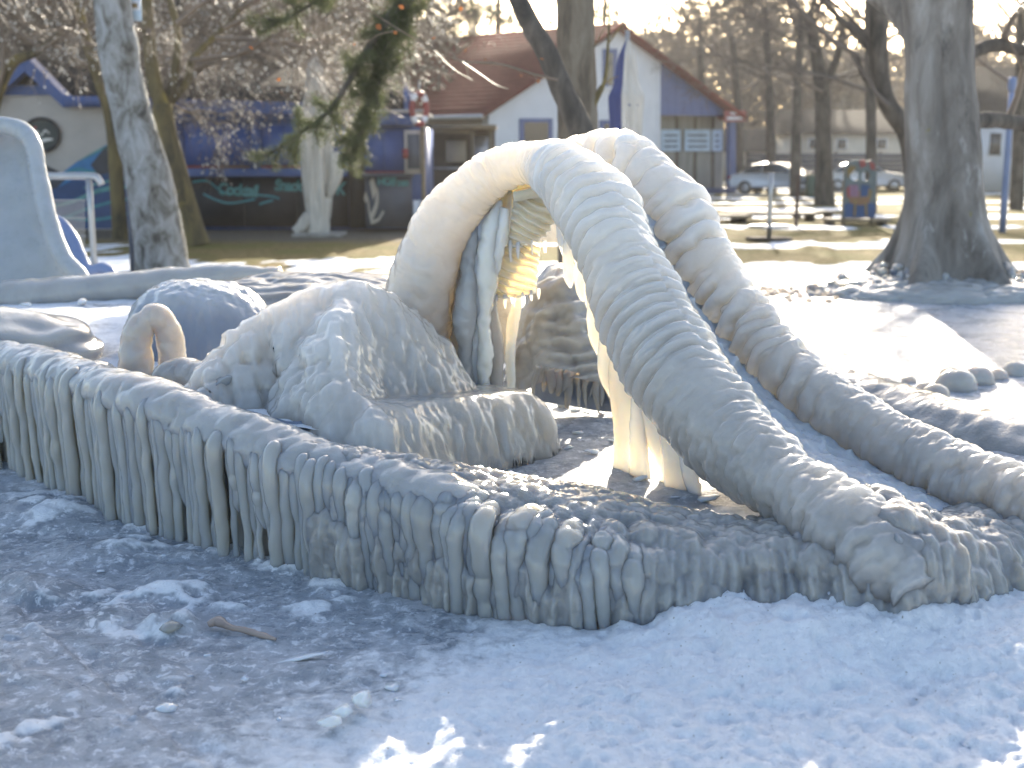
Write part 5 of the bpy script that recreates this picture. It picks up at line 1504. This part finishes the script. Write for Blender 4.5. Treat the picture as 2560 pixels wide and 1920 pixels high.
o, n = thicket_tree('lichened_tree', 'yellow-lichened tree with forked stems between the birch and the blue shutters', [[(480, 610, 92), (462, 540, 74), (438, 430, 62), (415, 330, 52), (405, 262, 48)], [(405, 268, 40), (382, 180, 34), (372, 90, 30), (365, -40, 26)], [(408, 270, 26), (430, 215, 22), (445, 100, 18), (430, 20, 16), (400, -40, 12)], [(410, 275, 24), (470, 200, 18), (480, 150, 16), (560, 70, 13), (620, 0, 10)]], 22.5, M['lichen'], 11,
                    [(372, 90, -.3, 1, 1), (440, 60, .5, .6, 1.2), (480, 150, .9, .1, 1.2), (560, 70, 1, .2, 1.3), (600, 20, .9, .4, 1.2), (430, 215, .6, .5, 1), (540, 95, .7, -.3, 1.0)], nb=2000)
cnt.append(n)
GT = 'bare trees of the thicket round the kiosk'
for i, (label, stems, Y, starts) in enumerate([
        ('bare tree curving up behind the birch from the left', [[(300, 590, 40), (290, 430, 34), (275, 290, 30), (240, 180, 27), (212, 90, 25), (195, 0, 24), (190, -100, 20)]], 24.0, [(240, 180, -.8, .3, 1.1), (212, 90, -.5, .6, 1.2), (200, 20, .6, .8, 1.2), (260, 230, .8, .2, 1.0), (195, -60, -.4, 1, 1)]),
        ('bare twiggy tree arching over the mural gable at the far left', [[(-60, 590, 60), (-50, 400, 52), (-20, 260, 40), (30, 160, 26), (90, 130, 20), (150, 80, 14)]], 23.5, [(-10, 240, .3, .8, 1.2), (30, 160, .5, .7, 1.2), (90, 130, .8, .3, 1.3), (130, 95, .9, .0, 1.2), (10, 190, -.2, 1, 1.2), (60, 60, .2, .9, 1.2), (120, 10, .3, .6, 1.2)]),
        ('bare twiggy tree rising behind the kiosk roof', [[(600, 400, 40), (605, 250, 34), (600, 120, 28), (580, 0, 22)]], 33.0, [(600, 150, -.7, .5, 1.6), (600, 120, .7, .5, 1.6), (590, 60, -.6, .8, 1.6), (585, 20, .6, .7, 1.6), (605, 200, .8, .2, 1.5), (604, 220, -.9, .3, 1.5)]),
        ('bare twiggy tree left of the cream parasol behind the kiosk', [[(720, 400, 36), (728, 250, 30), (735, 120, 24), (742, 0, 20)]], 34.0, [(735, 150, -.7, .5, 1.5), (736, 120, .7, .5, 1.5), (738, 60, -.6, .8, 1.5), (742, 10, .6, .7, 1.5), (730, 210, -.9, .3, 1.4)]),
        ('bare twiggy tree behind the mural gable roof', [[(140, 420, 40), (150, 260, 32), (165, 140, 26), (180, 20, 20)]], 32.5, [(160, 160, -.8, .5, 1.7), (165, 130, .7, .5, 1.7), (175, 60, -.6, .8, 1.6), (180, 10, .6, .7, 1.6), (155, 210, .8, .3, 1.5), (152, 220, -.8, .2, 1.6)]),
        ('bare twiggy tree behind the kiosk between mural and shutters', [[(400, 420, 40), (410, 260, 32), (430, 130, 26), (450, 0, 20)]], 32.0, [(420, 170, -.8, .5, 1.7), (425, 150, .7, .5, 1.7), (435, 90, -.6, .8, 1.6), (450, 10, .6, .7, 1.6), (415, 210, .8, .3, 1.5)])]):
    o, n = thicket_tree('bare_tree', label, stems, Y, M['lichen'] if i < 2 else M['darkbark'], 50 + i, starts, nb=1900 if i < 2 else 1700, group=GT, L=1.7 if i < 2 else 1.9, r0=.045 if i < 2 else .06, bead=.016 if i < 2 else .026, kids=2)
    cnt.append(n)

# pine with the drooping bough
def needle_tufts(name, centres, dirs, rg, n_per, length, width, mat, parent):
    m = len(centres)
    c = np.repeat(np.array(centres), n_per, 0); a = np.repeat(np.array(dirs), n_per, 0)
    d = norm(a * .6 + rg.normal(0, .75, (m * n_per, 3)))
    L = length * rg.uniform(.6, 1.15, (m * n_per, 1))
    s = norm(np.cross(d, rg.normal(0, 1, (m * n_per, 3)))) * width
    b = c + rg.normal(0, length * .35, c.shape)
    V = np.stack([b - s, b + s, b + d * L], 1).reshape(-1, 3)
    return tag(mk(name, V, np.arange(len(V)).reshape(-1, 3), mat, parent, smooth=False), kind='stuff')
PY = 14.0
pine = empty('pine_tree', (P(1445, 400, PY)[0], PY, 0), 'straight brown pine trunk behind the slide, its green bough drooping far to the left', 'tree')
trunk_px('trunk', [(1450, 780, 112), (1448, 500, 104), (1444, 300, 98), (1440, 100, 92), (1436, -60, 90), (1432, -260, 84), (1428, -480, 76)], PY, M['pinebark'], pine, nu=120, nv=36, disp=lambda Pv, L, A, U: .012 * fbm(Pv * np.array([9, 9, 4]), 4, 3))
rg = np.random.default_rng(21); S, C_, D_ = [], [], []
def bough(pts, Y0, Y1, r0, dens, size, seed):
    rg = np.random.default_rng(seed)
    pth = crom([P(x, y, Y0 + (Y1 - Y0) * i / (len(pts) - 1)) for i, (x, y) in enumerate(pts)], 46)
    for i in range(45):
        ra, rb = r0 * (1 - i / 46) + .008, r0 * (1 - (i + 1) / 46) + .008
        S.append((*pth[i], *pth[i + 1], ra, rb))
        if i > 10 and rg.random() < dens:
            for _ in range(2):
                d = norm(norm(pth[i + 1] - pth[i]) * .5 + rg.normal(0, .7, 3) + np.array([0, 0, -.1])); p = pth[i]
                for j in range(4):
                    q = p + d * size * rg.uniform(.5, 1.0); S.append((*p, *q, .010, .007))
                    for _ in range(3):
                        C_.append(p + (q - p) * rg.random()); D_.append(d)
                    d = norm(d + rg.normal(0, .35, 3) + np.array([0, 0, .06])); p = q
                C_.append(p); D_.append(d)
bough([(1428, -330), (1320, -300), (1180, -200), (1060, -60), (960, 60), (880, 190), (820, 280), (740, 340), (665, 392)], PY, PY - .6, .09, .95, .10, 1)
bough([(1100, -100), (1000, 40), (960, 120), (930, 200), (920, 260), (905, 330), (870, 400)], PY - .2, PY - .3, .04, .95, .09, 2)
bough([(1428, -300), (1250, -230), (1100, -120), (1040, -20), (1010, 60), (990, 120)], PY, PY + .5, .06, .95, .10, 3)
bough([(1428, -380), (1200, -330), (960, -180), (860, -60), (780, 10), (700, 50), (650, 40)], PY, PY - .2, .06, .95, .10, 4)
twig_mesh('bough', S, M['darkbark'], pine)
needle_tufts('needles', C_, D_, rg, 16, .085, .0035, M['needles'], pine)
rg = np.random.default_rng(5); S2 = []
for a, b in (([(1486, 262), (1512, 200), (1520, 110), (1524, 0)], .03), ([(1490, 240), (1502, 215), (1545, 190)], .015), ([(1520, 110), (1560, 60), (1600, 50)], .012), ([(1470, 150), (1500, 90), (1520, 60)], .012)):
    q = crom([P(x, y, PY - .1) for x, y in a], 14)
    for i in range(13): S2.append((*q[i], *q[i + 1], b * (1 - i / 20), b * (1 - (i + 1) / 20)))
twig_mesh('side_shoot', S2, M['lichen'], pine)

# leaning tree with a few orange leaves
LY = 12.4
lean = empty('leaning_tree', (P(1475, 400, LY)[0], LY, 0), 'dark slanting trunk crossing in front of the pine, with a thin branch of orange leaves', 'tree')
trunk_px('trunk', [(1580, 800, 70), (1530, 560, 66), (1480, 400, 62), (1440, 300, 60), (1400, 210, 57), (1365, 130, 54), (1330, 70, 50), (1296, 0, 46), (1250, -110, 40), (1180, -260, 32)], LY, M['darkbark'], lean, nu=110, nv=26, disp=lambda Pv, L, A, U: .015 * fbm(Pv * 5, 4, 3))
S3 = []
for pts, r in (([(1395, 200), (1330, 185), (1250, 160), (1150, 152), (1080, 120), (1000, 75), (930, 30), (880, -10)], .016), ([(1150, 152), (1190, 178), (1240, 212), (1270, 222)], .008), ([(1080, 120), (1130, 170), (1180, 200)], .007), ([(1000, 75), (940, 90), (880, 140)], .008), ([(1330, 185), (1345, 200), (1350, 210)], .006), ([(930, 30), (860, 20), (790, 60), (720, 100)], .009), ([(1080, 120), (1020, 140), (980, 180)], .006)):
    q = crom([P(x, y, LY - .3) for x, y in pts], 18)
    for i in range(17): S3.append((*q[i], *q[i + 1], r * (1 - i / 24), r * (1 - (i + 1) / 24)))
br = twig_mesh('branch', S3, M['twig'], lean)
lf = None
for i, (x, y) in enumerate([(1163, 122), (1212, 146), (1305, 190), (1345, 197), (1152, 28), (1088, 92), (1044, 124), (990, 78), (695, 195), (705, 228), (622, 116), (1372, 60), (1360, 148), (1010, 20), (890, 108), (940, 60)]):
    c = P(x, y, LY - .3)
    rgl = np.random.default_rng(600 + i); s = .055 * rgl.uniform(.7, 1.2)
    a = norm(rgl.normal(0, 1, 3) + np.array([0, 0, -.8])); b = norm(np.cross(a, rgl.normal(0, 1, 3))); nrm = np.cross(a, b)
    prof = [(0, .0), (.25, .32), (.5, .42), (.8, .28), (1.1, 0)]
    Vl = [c + a * s * u + b * s * w + nrm * s * .25 * w ** 2 for u, w in prof] + [c + a * s * u - b * s * w + nrm * s * .35 * w for u, w in prof[1:4]]
    mk('leaf', np.array(Vl), [np.array([[0, 1, 5], [3, 4, 7]]), np.array([[1, 2, 6, 5], [2, 3, 7, 6]])], M['oakleaf'], lean)

# big tree on the right
TY = 14.3
big = empty('large_tree', (P(2350, 700, TY)[0], TY, 0), 'massive grey tree trunk with flaring iced roots at the right', 'tree')
cx = P(2350, 700, TY)[0]
tp = [(2362, 720, 300), (2362, 680, 250), (2364, 620, 222), (2362, 540, 200), (2360, 420, 184), (2354, 300, 172), (2350, 180, 164), (2345, 60, 166), (2340, -40, 170), (2345, -160, 130), (2352, -320, 118), (2362, -560, 100), (2370, -800, 80)]
def big_disp(Pv, L, A, U):
    h = Pv[..., 2]
    fl = np.clip(1 - h / 1.1, 0, 1) ** 1.6
    but = np.maximum(0, np.cos(5 * A + .7 + .5 * np.sin(2 * A))) ** 1.5
    return fl * (.10 + .42 * but) - .05 * smooth01(np.cos(4 * A + 1.0 + .25 * h), .72, 1.0) + .035 * fbm(Pv * np.array([2.5, 2.5, 1.0]), 4, 5) + .012 * fbm(Pv * np.array([9, 9, 3]), 3, 6)
trunk_px('trunk', tp, TY, M['plane'], big, nu=200, nv=110, disp=big_disp)
def limb(pts3, r, nm='limb', mat='plane'):
    return tube(nm, pts3, r, M[mat], big, nu=60, nv=22, up=(.1, .3, 1), disp=lambda Pv, L, A, U: .02 * fbm(Pv * 4, 4, 7))
limb([P(2345, 170, TY), P(2315, 80, TY + .2), P(2265, 10, TY + .5), (4.1, TY + .9, 3.95), (3.5, TY + 1.2, 4.3), (2.9, TY + 1.2, 4.42), (2.5, TY + 1.2, 4.6), (2.35, TY + 1.2, 5.6)], [.22, .26, .26, .29, .31, .31, .25, .14])
limb([P(2400, -60, TY), (6.2, TY + .3, 4.6), (7.2, TY + .4, 5.4), (8.4, TY, 5.9)], [.26, .22, .17, .08])
limb([P(2400, 310, TY + .2), P(2450, 300, TY + .5), P(2510, 302, TY + .8), P(2600, 318, TY + 1.0), P(2700, 330, TY + 1.1)], [.11, .10, .095, .09, .08], mat='darkbark')
limb([P(2400, 150, TY + .2), P(2450, 122, TY + .6), P(2500, 112, TY + .8), P(2560, 125, TY + 1.0), P(2660, 110, TY + 1.1)], [.10, .085, .08, .07, .06], mat='darkbark')
rg = np.random.default_rng(31); S, tips = [], []
for p, d, l in (((2.4, TY + 1.2, 5.4), (-.1, .2, .9), 2.0), ((2.6, TY + 1.2, 4.3), (.1, .3, .9), 1.6), ((6.8, TY + .4, 5.2), (.5, .2, .9), 1.8), (tuple(P(2560, 120, TY + 1)), (.5, 0, .5), 1.5), (tuple(P(2500, 112, TY + .8)), (.1, .1, .8), 1.3), (tuple(P(2520, 300, TY + .8)), (.4, .1, .7), 1.2), (tuple(P(2362, -560, TY)), (-.3, .1, .9), 2.5), (tuple(P(2366, -650, TY)), (.5, .1, .9), 2.5)):
    grow(S, tips, np.array(p), norm(np.array(d)), l, .045, 3, rg, .6, 0, 2)
twig_mesh('crown', S, M['twig'], big)
# frozen splash rubble over the roots
rb = []
for k in range(420):
    a = rg.uniform(math.pi * .95, 2.1 * math.pi); rr = .55 + .75 * rg.random() ** 1.6
    stray = rg.random() < .25
    c = np.array([cx + rr * math.cos(a) * 1.25 + .05, TY + rr * math.sin(a) * .85, .02])
    if stray: c = np.array([cx - rg.uniform(.8, 2.2) if rg.random() < .7 else cx + rg.uniform(.8, 1.6), TY - .3 + rg.normal(0, .35), .0])
    s = rg.uniform(.02, .06) * (.7 if stray else 1)
    hh = max(0, .28 - .3 * (rr - .55)) * rg.random() if not stray else 0
    c = c + np.array([0, 0, hh])
    V, F = tube_arrays([c + [0, 0, -.05], c + [0, 0, s * .4], c + [0, 0, s * 1.0], c + [0, 0, s * 1.3]], [s * .9, s * 1.1, s * .8, s * .15], 7, 9, up=(0, 1, 0), disp=lambda Pv, L, A, U: .5 * s * fbm(Pv * 12, 2, k))
    rb.append((V, F))
V, F = join_arrays(rb)
mound('root_crust', np.array([cx + .02, TY - .1, -.03]), 1.45, 1.15, .22, M['ice'], None, None, lambda Q: .09 * (popcorn(Q, .13, 5) - .4) + .03 * (popcorn(Q, .06, 6) - .5) + .03 * fbm(Q * 3, 3, 2), big, n=150, m=70)
tag(mk('root_ice', V, F, M['ice'], big), kind='stuff')

# trees behind the lawn
def far_tree(label, stem, Y, starts, seed, L, r0, lev=4, mat='darkbark', group='bare trees beyond the lawn', kids=2, beadn=0):
    o, n = thicket_tree('bare_tree', label, stem, Y, M[mat], seed, starts, lev, L, r0, nb=beadn, group=group, droop=.02, bead=.035, kids=kids, tw=M['twig_far'])
    cnt.append(n)
far_tree('dark forked tree just left of and behind the large trunk', [[(2300, 600, 70), (2290, 420, 62), (2268, 330, 52), (2222, 265, 44), (2200, 180, 42), (2196, 90, 46), (2200, -20, 40), (2205, -160, 34)], [(2200, 150, 30), (2150, 90, 22), (2090, 40, 16)], [(2208, 230, 22), (2160, 190, 15), (2140, 130, 10)]], 24.0, [(2150, 90, -.8, .6, 1.2), (2100, 45, -.8, .4, 1.2), (2200, 60, .5, .9, 1.1), (2145, 140, -.8, .2, 1.0), (2200, 120, -.6, .7, 1), (2222, 265, -.7, .3, .9)], 81, 1.6, .05)
far_tree('slim straight tree between the photo board and the large trunk', [[(2180, 470, 30), (2178, 330, 26), (2174, 150, 24), (2172, 0, 20)]], 36.0, [(2174, 160, -.8, .5, 1.2), (2174, 120, .7, .4, 1.1), (2173, 60, -.7, .7, 1.2), (2172, 10, .6, .8, 1.2), (2176, 230, -.8, .3, 1)], 82, 2.2, .06)
far_tree('stout tree trunk right of the bin beyond the lawn', [[(2062, 500, 54), (2060, 440, 44), (2058, 340, 40), (2055, 230, 38), (2040, 130, 30), (2020, 30, 24)], [(2056, 220, 26), (2090, 150, 20), (2110, 60, 16)]], 42.0, [(2040, 130, -.8, .5, 1.2), (2020, 40, -.6, .6, 1.3), (2100, 100, .8, .4, 1.2), (2055, 230, -.9, .3, 1.1), (2055, 200, .9, .3, 1.1), (2030, 80, .2, .9, 1.3)], 83, 2.6, .07)
far_tree('bare tree in the gap right of the house gable', [[(1930, 440, 26), (1926, 300, 22), (1920, 150, 18), (1912, 20, 14)]], 58.0, [(1922, 200, -.7, .6, 1.2), (1922, 180, .8, .5, 1.2), (1916, 80, -.5, .8, 1.2), (1914, 40, .6, .8, 1.1)], 84, 3.2, .07, 3, kids=3)
far_tree('bare tree behind the red roof right of the gable peak', [[(1760, 420, 24), (1756, 260, 20), (1752, 140, 16), (1750, 40, 12)]], 74.0, [(1754, 200, -.8, .6, 1.1), (1753, 180, .8, .6, 1.1), (1752, 100, -.5, .8, 1.1), (1751, 70, .6, .8, 1.0)], 85, 3.2, .07, 3, kids=3)
far_tree('bare tree at the right edge behind the blue pole', [[(2545, 470, 34), (2548, 330, 30), (2552, 180, 26), (2556, 20, 22)]], 38.0, [(2550, 220, -.8, .5, 1.1), (2552, 180, .7, .5, 1.1), (2554, 90, -.7, .7, 1.2), (2556, 20, -.4, .9, 1.2)], 86, 2.2, .06)
far_tree('bare tree standing between house gable and red sign far behind', [[(1850, 430, 26), (1846, 300, 22), (1838, 180, 18), (1830, 90, 14)]], 66.0, [(1842, 230, .8, .5, 1.1), (1840, 200, -.7, .6, 1.1), (1834, 120, .5, .8, 1.1), (1832, 100, -.5, .8, 1.0)], 87, 3.0, .07, 3, kids=3)
far_tree('bare tree behind the fence left of the stout trunk', [[(1990, 430, 28), (1992, 290, 24), (1998, 150, 20), (2004, 30, 16)]], 52.0, [(1994, 220, -.8, .5, 1.2), (1996, 190, .7, .5, 1.2), (2000, 100, -.6, .8, 1.2), (2002, 60, .6, .8, 1.2)], 88, 2.9, .07, 4, kids=2)

# evergreen crowns behind the roof, at the top of the picture
def far_pine(label, px, Y, ytop, ybot, wpx, seed):
    x = P(px, 400, Y)[0]
    root = empty('far_pine', (x, Y, 0), label, 'tree', 'pines behind the buildings')
    tube('trunk', [(x, Y, -.05), (x + .2, Y, P(px, ytop, Y)[2])], [.22, .08], M['pinebark'], root, nu=20, nv=10, up=(0, 1, 0))
    rg = np.random.default_rng(seed); C, D = [], []
    z0, z1 = P(px, ybot, Y)[2], P(px, ytop, Y)[2]; w = wpx / 2 / F_PX * Y
    for k in range(26):
        h = rg.random(); a = rg.uniform(0, 2 * math.pi); r = w * (1 - .7 * h) * rg.uniform(.3, 1)
        c = np.array([x + r * math.cos(a), Y + r * math.sin(a), z0 + (z1 - z0) * h])
        for _ in range(26):
            q = c + rg.normal(0, 1, 3) * np.array([.42, .42, .2]) * w * .42; C.append(q); D.append(np.array([0, 0, .4]) + rg.normal(0, .5, 3))
    needle_tufts('needles', C, D, rg, 14, .34, .028, M['needles_far'], root)
far_pine('dark pine crown above the left end of the red roof', 1070, 56, -260, 150, 330, 91)
far_pine('pine crown above the red roof, left of the straight trunk', 1240, 62, -230, 110, 330, 92)
far_pine('pine crown over the red roof right of the straight trunk', 1500, 66, -160, 90, 300, 93)
far_pine('pine crown behind the kiosk roof near the cream parasol', 860, 46, -240, 160, 300, 94)
# far wood along the horizon, one mass
rg = np.random.default_rng(77); Vs = []
for k in range(560):
    lf_ = k >= 420
    Y = rg.uniform(110, 190) if not lf_ else rg.uniform(48, 90); px = (rg.uniform(-300, 2900) if k < 270 else rg.choice([rg.uniform(-2600, -300), rg.uniform(2900, 5200)])) if not lf_ else rg.uniform(-1300, 980)
    x = (px - 1280) / F_PX * Y
    top = 10.5 + 6 * rg.random() + (3.0 if 1550 < px < 2000 else 0) + 2.2 * noise(np.array([px / 260., 0, 0]), 4)
    n = 420
    if lf_: top = rg.uniform(9, 15); n = 520
    h = rg.random(n) ** .7; rr = (1.5 + 2.6 * np.sin(np.clip(h, 0.02, 1) * math.pi) ** .7) * rg.random(n) ** .5; a = rg.uniform(0, 2 * math.pi, n)
    c = np.stack([x + rr * np.cos(a), Y + rr * np.sin(a), top * (.08 + .92 * h)], -1)
    d = norm(rg.normal(0, 1, (n, 3)) + np.array([0, 0, .6])); s = norm(np.cross(d, rg.normal(0, 1, (n, 3))))
    L = rg.uniform(.6, 2.0, (n, 1)); w = rg.uniform(.06, .26, (n, 1)) * (.55 if lf_ else 1)
    Vs.append(np.stack([c - s * w, c + s * w, c + d * L], 1).reshape(-1, 3))
V = np.vstack(Vs)
tag(mk('far_wood', V, np.arange(len(V)).reshape(-1, 3), M['far_brush'], smooth=False), 'hazy belt of far woodland along the horizon', 'wood', kind='stuff')
print('twig segs', cnt)
ORD = ['leftmost', 'second', 'third', 'fourth', 'fifth', 'sixth', 'seventh', 'eighth', 'ninth', 'tenth', 'eleventh', 'twelfth', 'thirteenth', 'fourteenth', 'fifteenth', 'sixteenth']
def nth(i, n):
    return 'leftmost' if i == 0 else 'rightmost' if i == n - 1 else ORD[i] + ' from the left'
# ------------------------------------------------------------------ loose ice, stick, lumps
M['ice_chunk'] = ice('broken_clear_ice', (0.66, 0.68, 0.69), sss=0.05, rough=0.10, dirt=0.1, fine=0.1)
def chunk(px, py, w, z, label, flat=.5, group=None, seed=0, aspect=1.0, name='ice_chunk', rot=None, mat='ice_chunk', rough=0.0, npt=16, sub=0):
    rg = np.random.default_rng(4000 + seed)
    g = G(px, py, z); s = w / F_PX * np.linalg.norm(g - np.array([0, 0, CAM_H])) * .5
    pts = norm(rg.normal(0, 1, (npt, 3))) * rg.uniform(.75, 1.05, (npt, 1)) * np.array([1, 1 / aspect, 1])
    pts[:, 2] *= flat
    a = rg.uniform(0, math.pi) if rot is None else rot
    ca, sa = math.cos(a), math.sin(a)
    q = np.stack([pts[:, 0] * ca - pts[:, 1] * sa, pts[:, 0] * sa + pts[:, 1] * ca, pts[:, 2]], -1) * s
    tilt = rg.normal(0, .12)
    q[:, 2] += q[:, 0] * tilt
    q = q + g + np.array([0, 0, s * flat * .62])
    bm = bmesh.new()
    for v in q: bm.verts.new(v)
    r_ = bmesh.ops.convex_hull(bm, input=bm.verts)
    bmesh.ops.delete(bm, geom=[x for x in r_['geom_interior'] if isinstance(x, bmesh.types.BMVert)], context='VERTS')
    bmesh.ops.recalc_face_normals(bm, faces=bm.faces)
    bmesh.ops.bevel(bm, geom=list(bm.edges), offset=s * .07, segments=2, affect='EDGES', clamp_overlap=True)
    for f in bm.faces: f.smooth = True
    me = bpy.data.meshes.new(name); bm.to_mesh(me); bm.free(); me.materials.append(M[mat])
    o = bpy.data.objects.new(name, me); COL.objects.link(o)
    return tag(o, label, 'ice chunk', group)
chunk(905, 1762, 60, .03, 'rounded lump of snowy ice at the top of the sunlit snow patch', .85, seed=1, npt=26)
chunk(858, 1788, 66, .03, 'broken glassy ice block just left of the rounded lump', .5, seed=2)
chunk(822, 1812, 84, .03, 'flat ice slab at the left edge of the sunlit snow patch', .4, seed=3, aspect=1.6, rot=.2)
chunk(414, 1392, 44, .0, 'short clear ice slab at the foot of the icicle curtain', .3, seed=4, aspect=2.0, rot=0)
chunk(418, 1778, 58, .0, 'pale ice block lying alone on the frozen ground at lower left', .42, seed=5, aspect=1.4, rot=.1)
chunk(458, 1694, 74, .0, 'thin flat ice plate above the pale block on the frozen ground', .14, seed=6, aspect=2.0, rot=.2)
chunk(745, 1650, 170, .0, 'long thin ice shard lying flat on the frozen ground in front of the curtain', .06, seed=7, aspect=4.0, rot=.35)
chunk(430, 1580, 60, .015, 'grey rounded ice boulder frozen into the ground by the brown stick', .6, seed=8, npt=26, mat='ice_grey')
chunk(1020, 1492, 60, .0, 'ice sliver leaning against the curtain foot left of the bow', .2, seed=9, aspect=3, rot=-.3)
chunk(1128, 1522, 44, .0, 'small white ice flake at the foot of the bow icicles', .3, seed=10)
chunk(2428, 1866, 70, .02, 'low round disc of ice in the snow at lower right', .12, seed=11, npt=30)
chunk(1400, 1012, 62, .21, 'upright glassy ice block below the dark blue foot in the basin', .7, seed=12)
chunk(1336, 1056, 70, .21, 'flat ice plate on the basin floor beside the armchair form', .12, seed=13, aspect=1.8, rot=.3)
chunk(1600, 1200, 64, .21, 'curled ice shard in front of the glowing ice curtain', .25, seed=14, aspect=2.0, rot=.3)
chunk(1735, 1228, 52, .21, 'pointed ice block leaning on the near rail foot', .8, seed=15)
chunk(1772, 1250, 70, .21, 'flat pale ice slab right of the pointed block', .25, seed=16, aspect=1.7, rot=-.2)
chunk(1242, 984, 44, .22, 'small ice block beside the ice columns under the arch', .6, seed=17)
chunk(66, 764, 46, .5, 'flat piece of ice on the snowy platform at the left', .25, seed=18, aspect=2, rot=0)
chunk(206, 762, 28, .5, 'small round lump of ice on the snowy platform', .7, seed=19)
SH = sorted([(1440, 1028, 44), (1472, 1032, 46), (1505, 1036, 40), (1538, 1040, 34), (1424, 1120, 52), (1482, 1132, 56), (1446, 1084, 40), (1380, 1090, 36), (1530, 1104, 34), (1500, 1066, 30), (1690, 1244, 34), (1262, 996, 30), (1392, 1066, 30), (1560, 1160, 30), (1340, 1090, 34), (1366, 1040, 28)])
for i, (x, y, w) in enumerate(SH):
    chunk(x, y, w, .21, 'small flat ice shard on the basin floor, ' + nth(i, len(SH)), .22, 'ice shards scattered on the basin floor', 30 + i, 1.5, 'ice_shard')
CH = sorted([(250, 1430, 26), (560, 1420, 24), (690, 1412, 22), (150, 1640, 22), (520, 1640, 26), (330, 1660, 22), (610, 1700, 30), (700, 1800, 28), (960, 1690, 30), (1010, 1640, 22), (880, 1560, 24), (1180, 1590, 24), (760, 1480, 22), (980, 1720, 60), (1000, 1755, 40)])
for i, (x, y, w) in enumerate(CH):
    chunk(x, y, w, .0, 'small ice chip on the frozen ground in front of the basin, ' + nth(i, len(CH)), .3, 'ice chips in front of the basin', 60 + i, 1.4, 'ice_chip')
# rounded lumps of splash ice behind the slide
LU = sorted([(2150, 968, 60, 0), (2192, 990, 64, 0), (2236, 972, 60, 0), (2250, 1006, 50, 0), (2292, 990, 66, 0), (2318, 966, 56, 0), (2345, 985, 76, 0), (2400, 965, 110, 0), (2452, 950, 92, 0), (2380, 930, 60, 0), (2500, 936, 60, 0), (2548, 928, 80, 0), (2215, 948, 44, 0), (2275, 945, 44, 0)])
for i, (x, y, w, lab) in enumerate(LU):
    g = G(x, y + 12, 0.0); s = w / F_PX * 7.4 * .5
    mound('ice_lump', g + np.array([0, s * .6, -.02]), s, s * .85, s * 1.15, M['ice'], None, None, lambda Q: .10 * s * fbm(Q * 8, 3, i) + .10 * s * (popcorn(Q, s * .8, i) - .5), n=40, m=22)
    tag(COL.objects[-1], 'rounded knob of splash ice on the ground behind the slide, ' + nth(i, len(LU)), 'ice lump', 'ice lumps behind the slide')
# brown stick frozen into the ground
stick = tube('frozen_stick', [G(520, 1562, .02), G(545, 1553, .028), G(572, 1568, .022), G(620, 1578, .016), G(690, 1598, .006)], [.010, .018, .012, .010, .004], plain('wet_brown_stick', (.30, .235, .20), .25, .3, 9), nu=50, nv=14,
             disp=lambda Pv, L, A, U: .008 * fbm(Pv * 22, 3, 3))
tag(stick, 'brown stick frozen into the icy ground in front of the curtain', 'stick')

# ------------------------------------------------------------------ winter haze
V, F = box_arrays(-440, 440, -45, 720, -1.0, 24.0)
hz = mk('haze', V, F, None, smooth=False)
hm = bpy.data.materials.new('winter_haze'); hm.use_nodes = True
hnt = hm.node_tree
hnt.nodes.remove(hnt.nodes['Principled BSDF'])
pv = hnt.nodes.new('ShaderNodeVolumePrincipled')
pv.inputs['Color'].default_value = (1.0, 0.97, 0.93, 1)
pv.inputs['Density'].default_value = 0.0006
pv.inputs['Anisotropy'].default_value = 0.35
hnt.links.new(pv.outputs[0], hnt.nodes['Material Output'].inputs['Volume'])
hz.data.materials.append(hm)
tag(hz, 'thin pale winter haze hanging over the park', 'haze', kind='stuff')
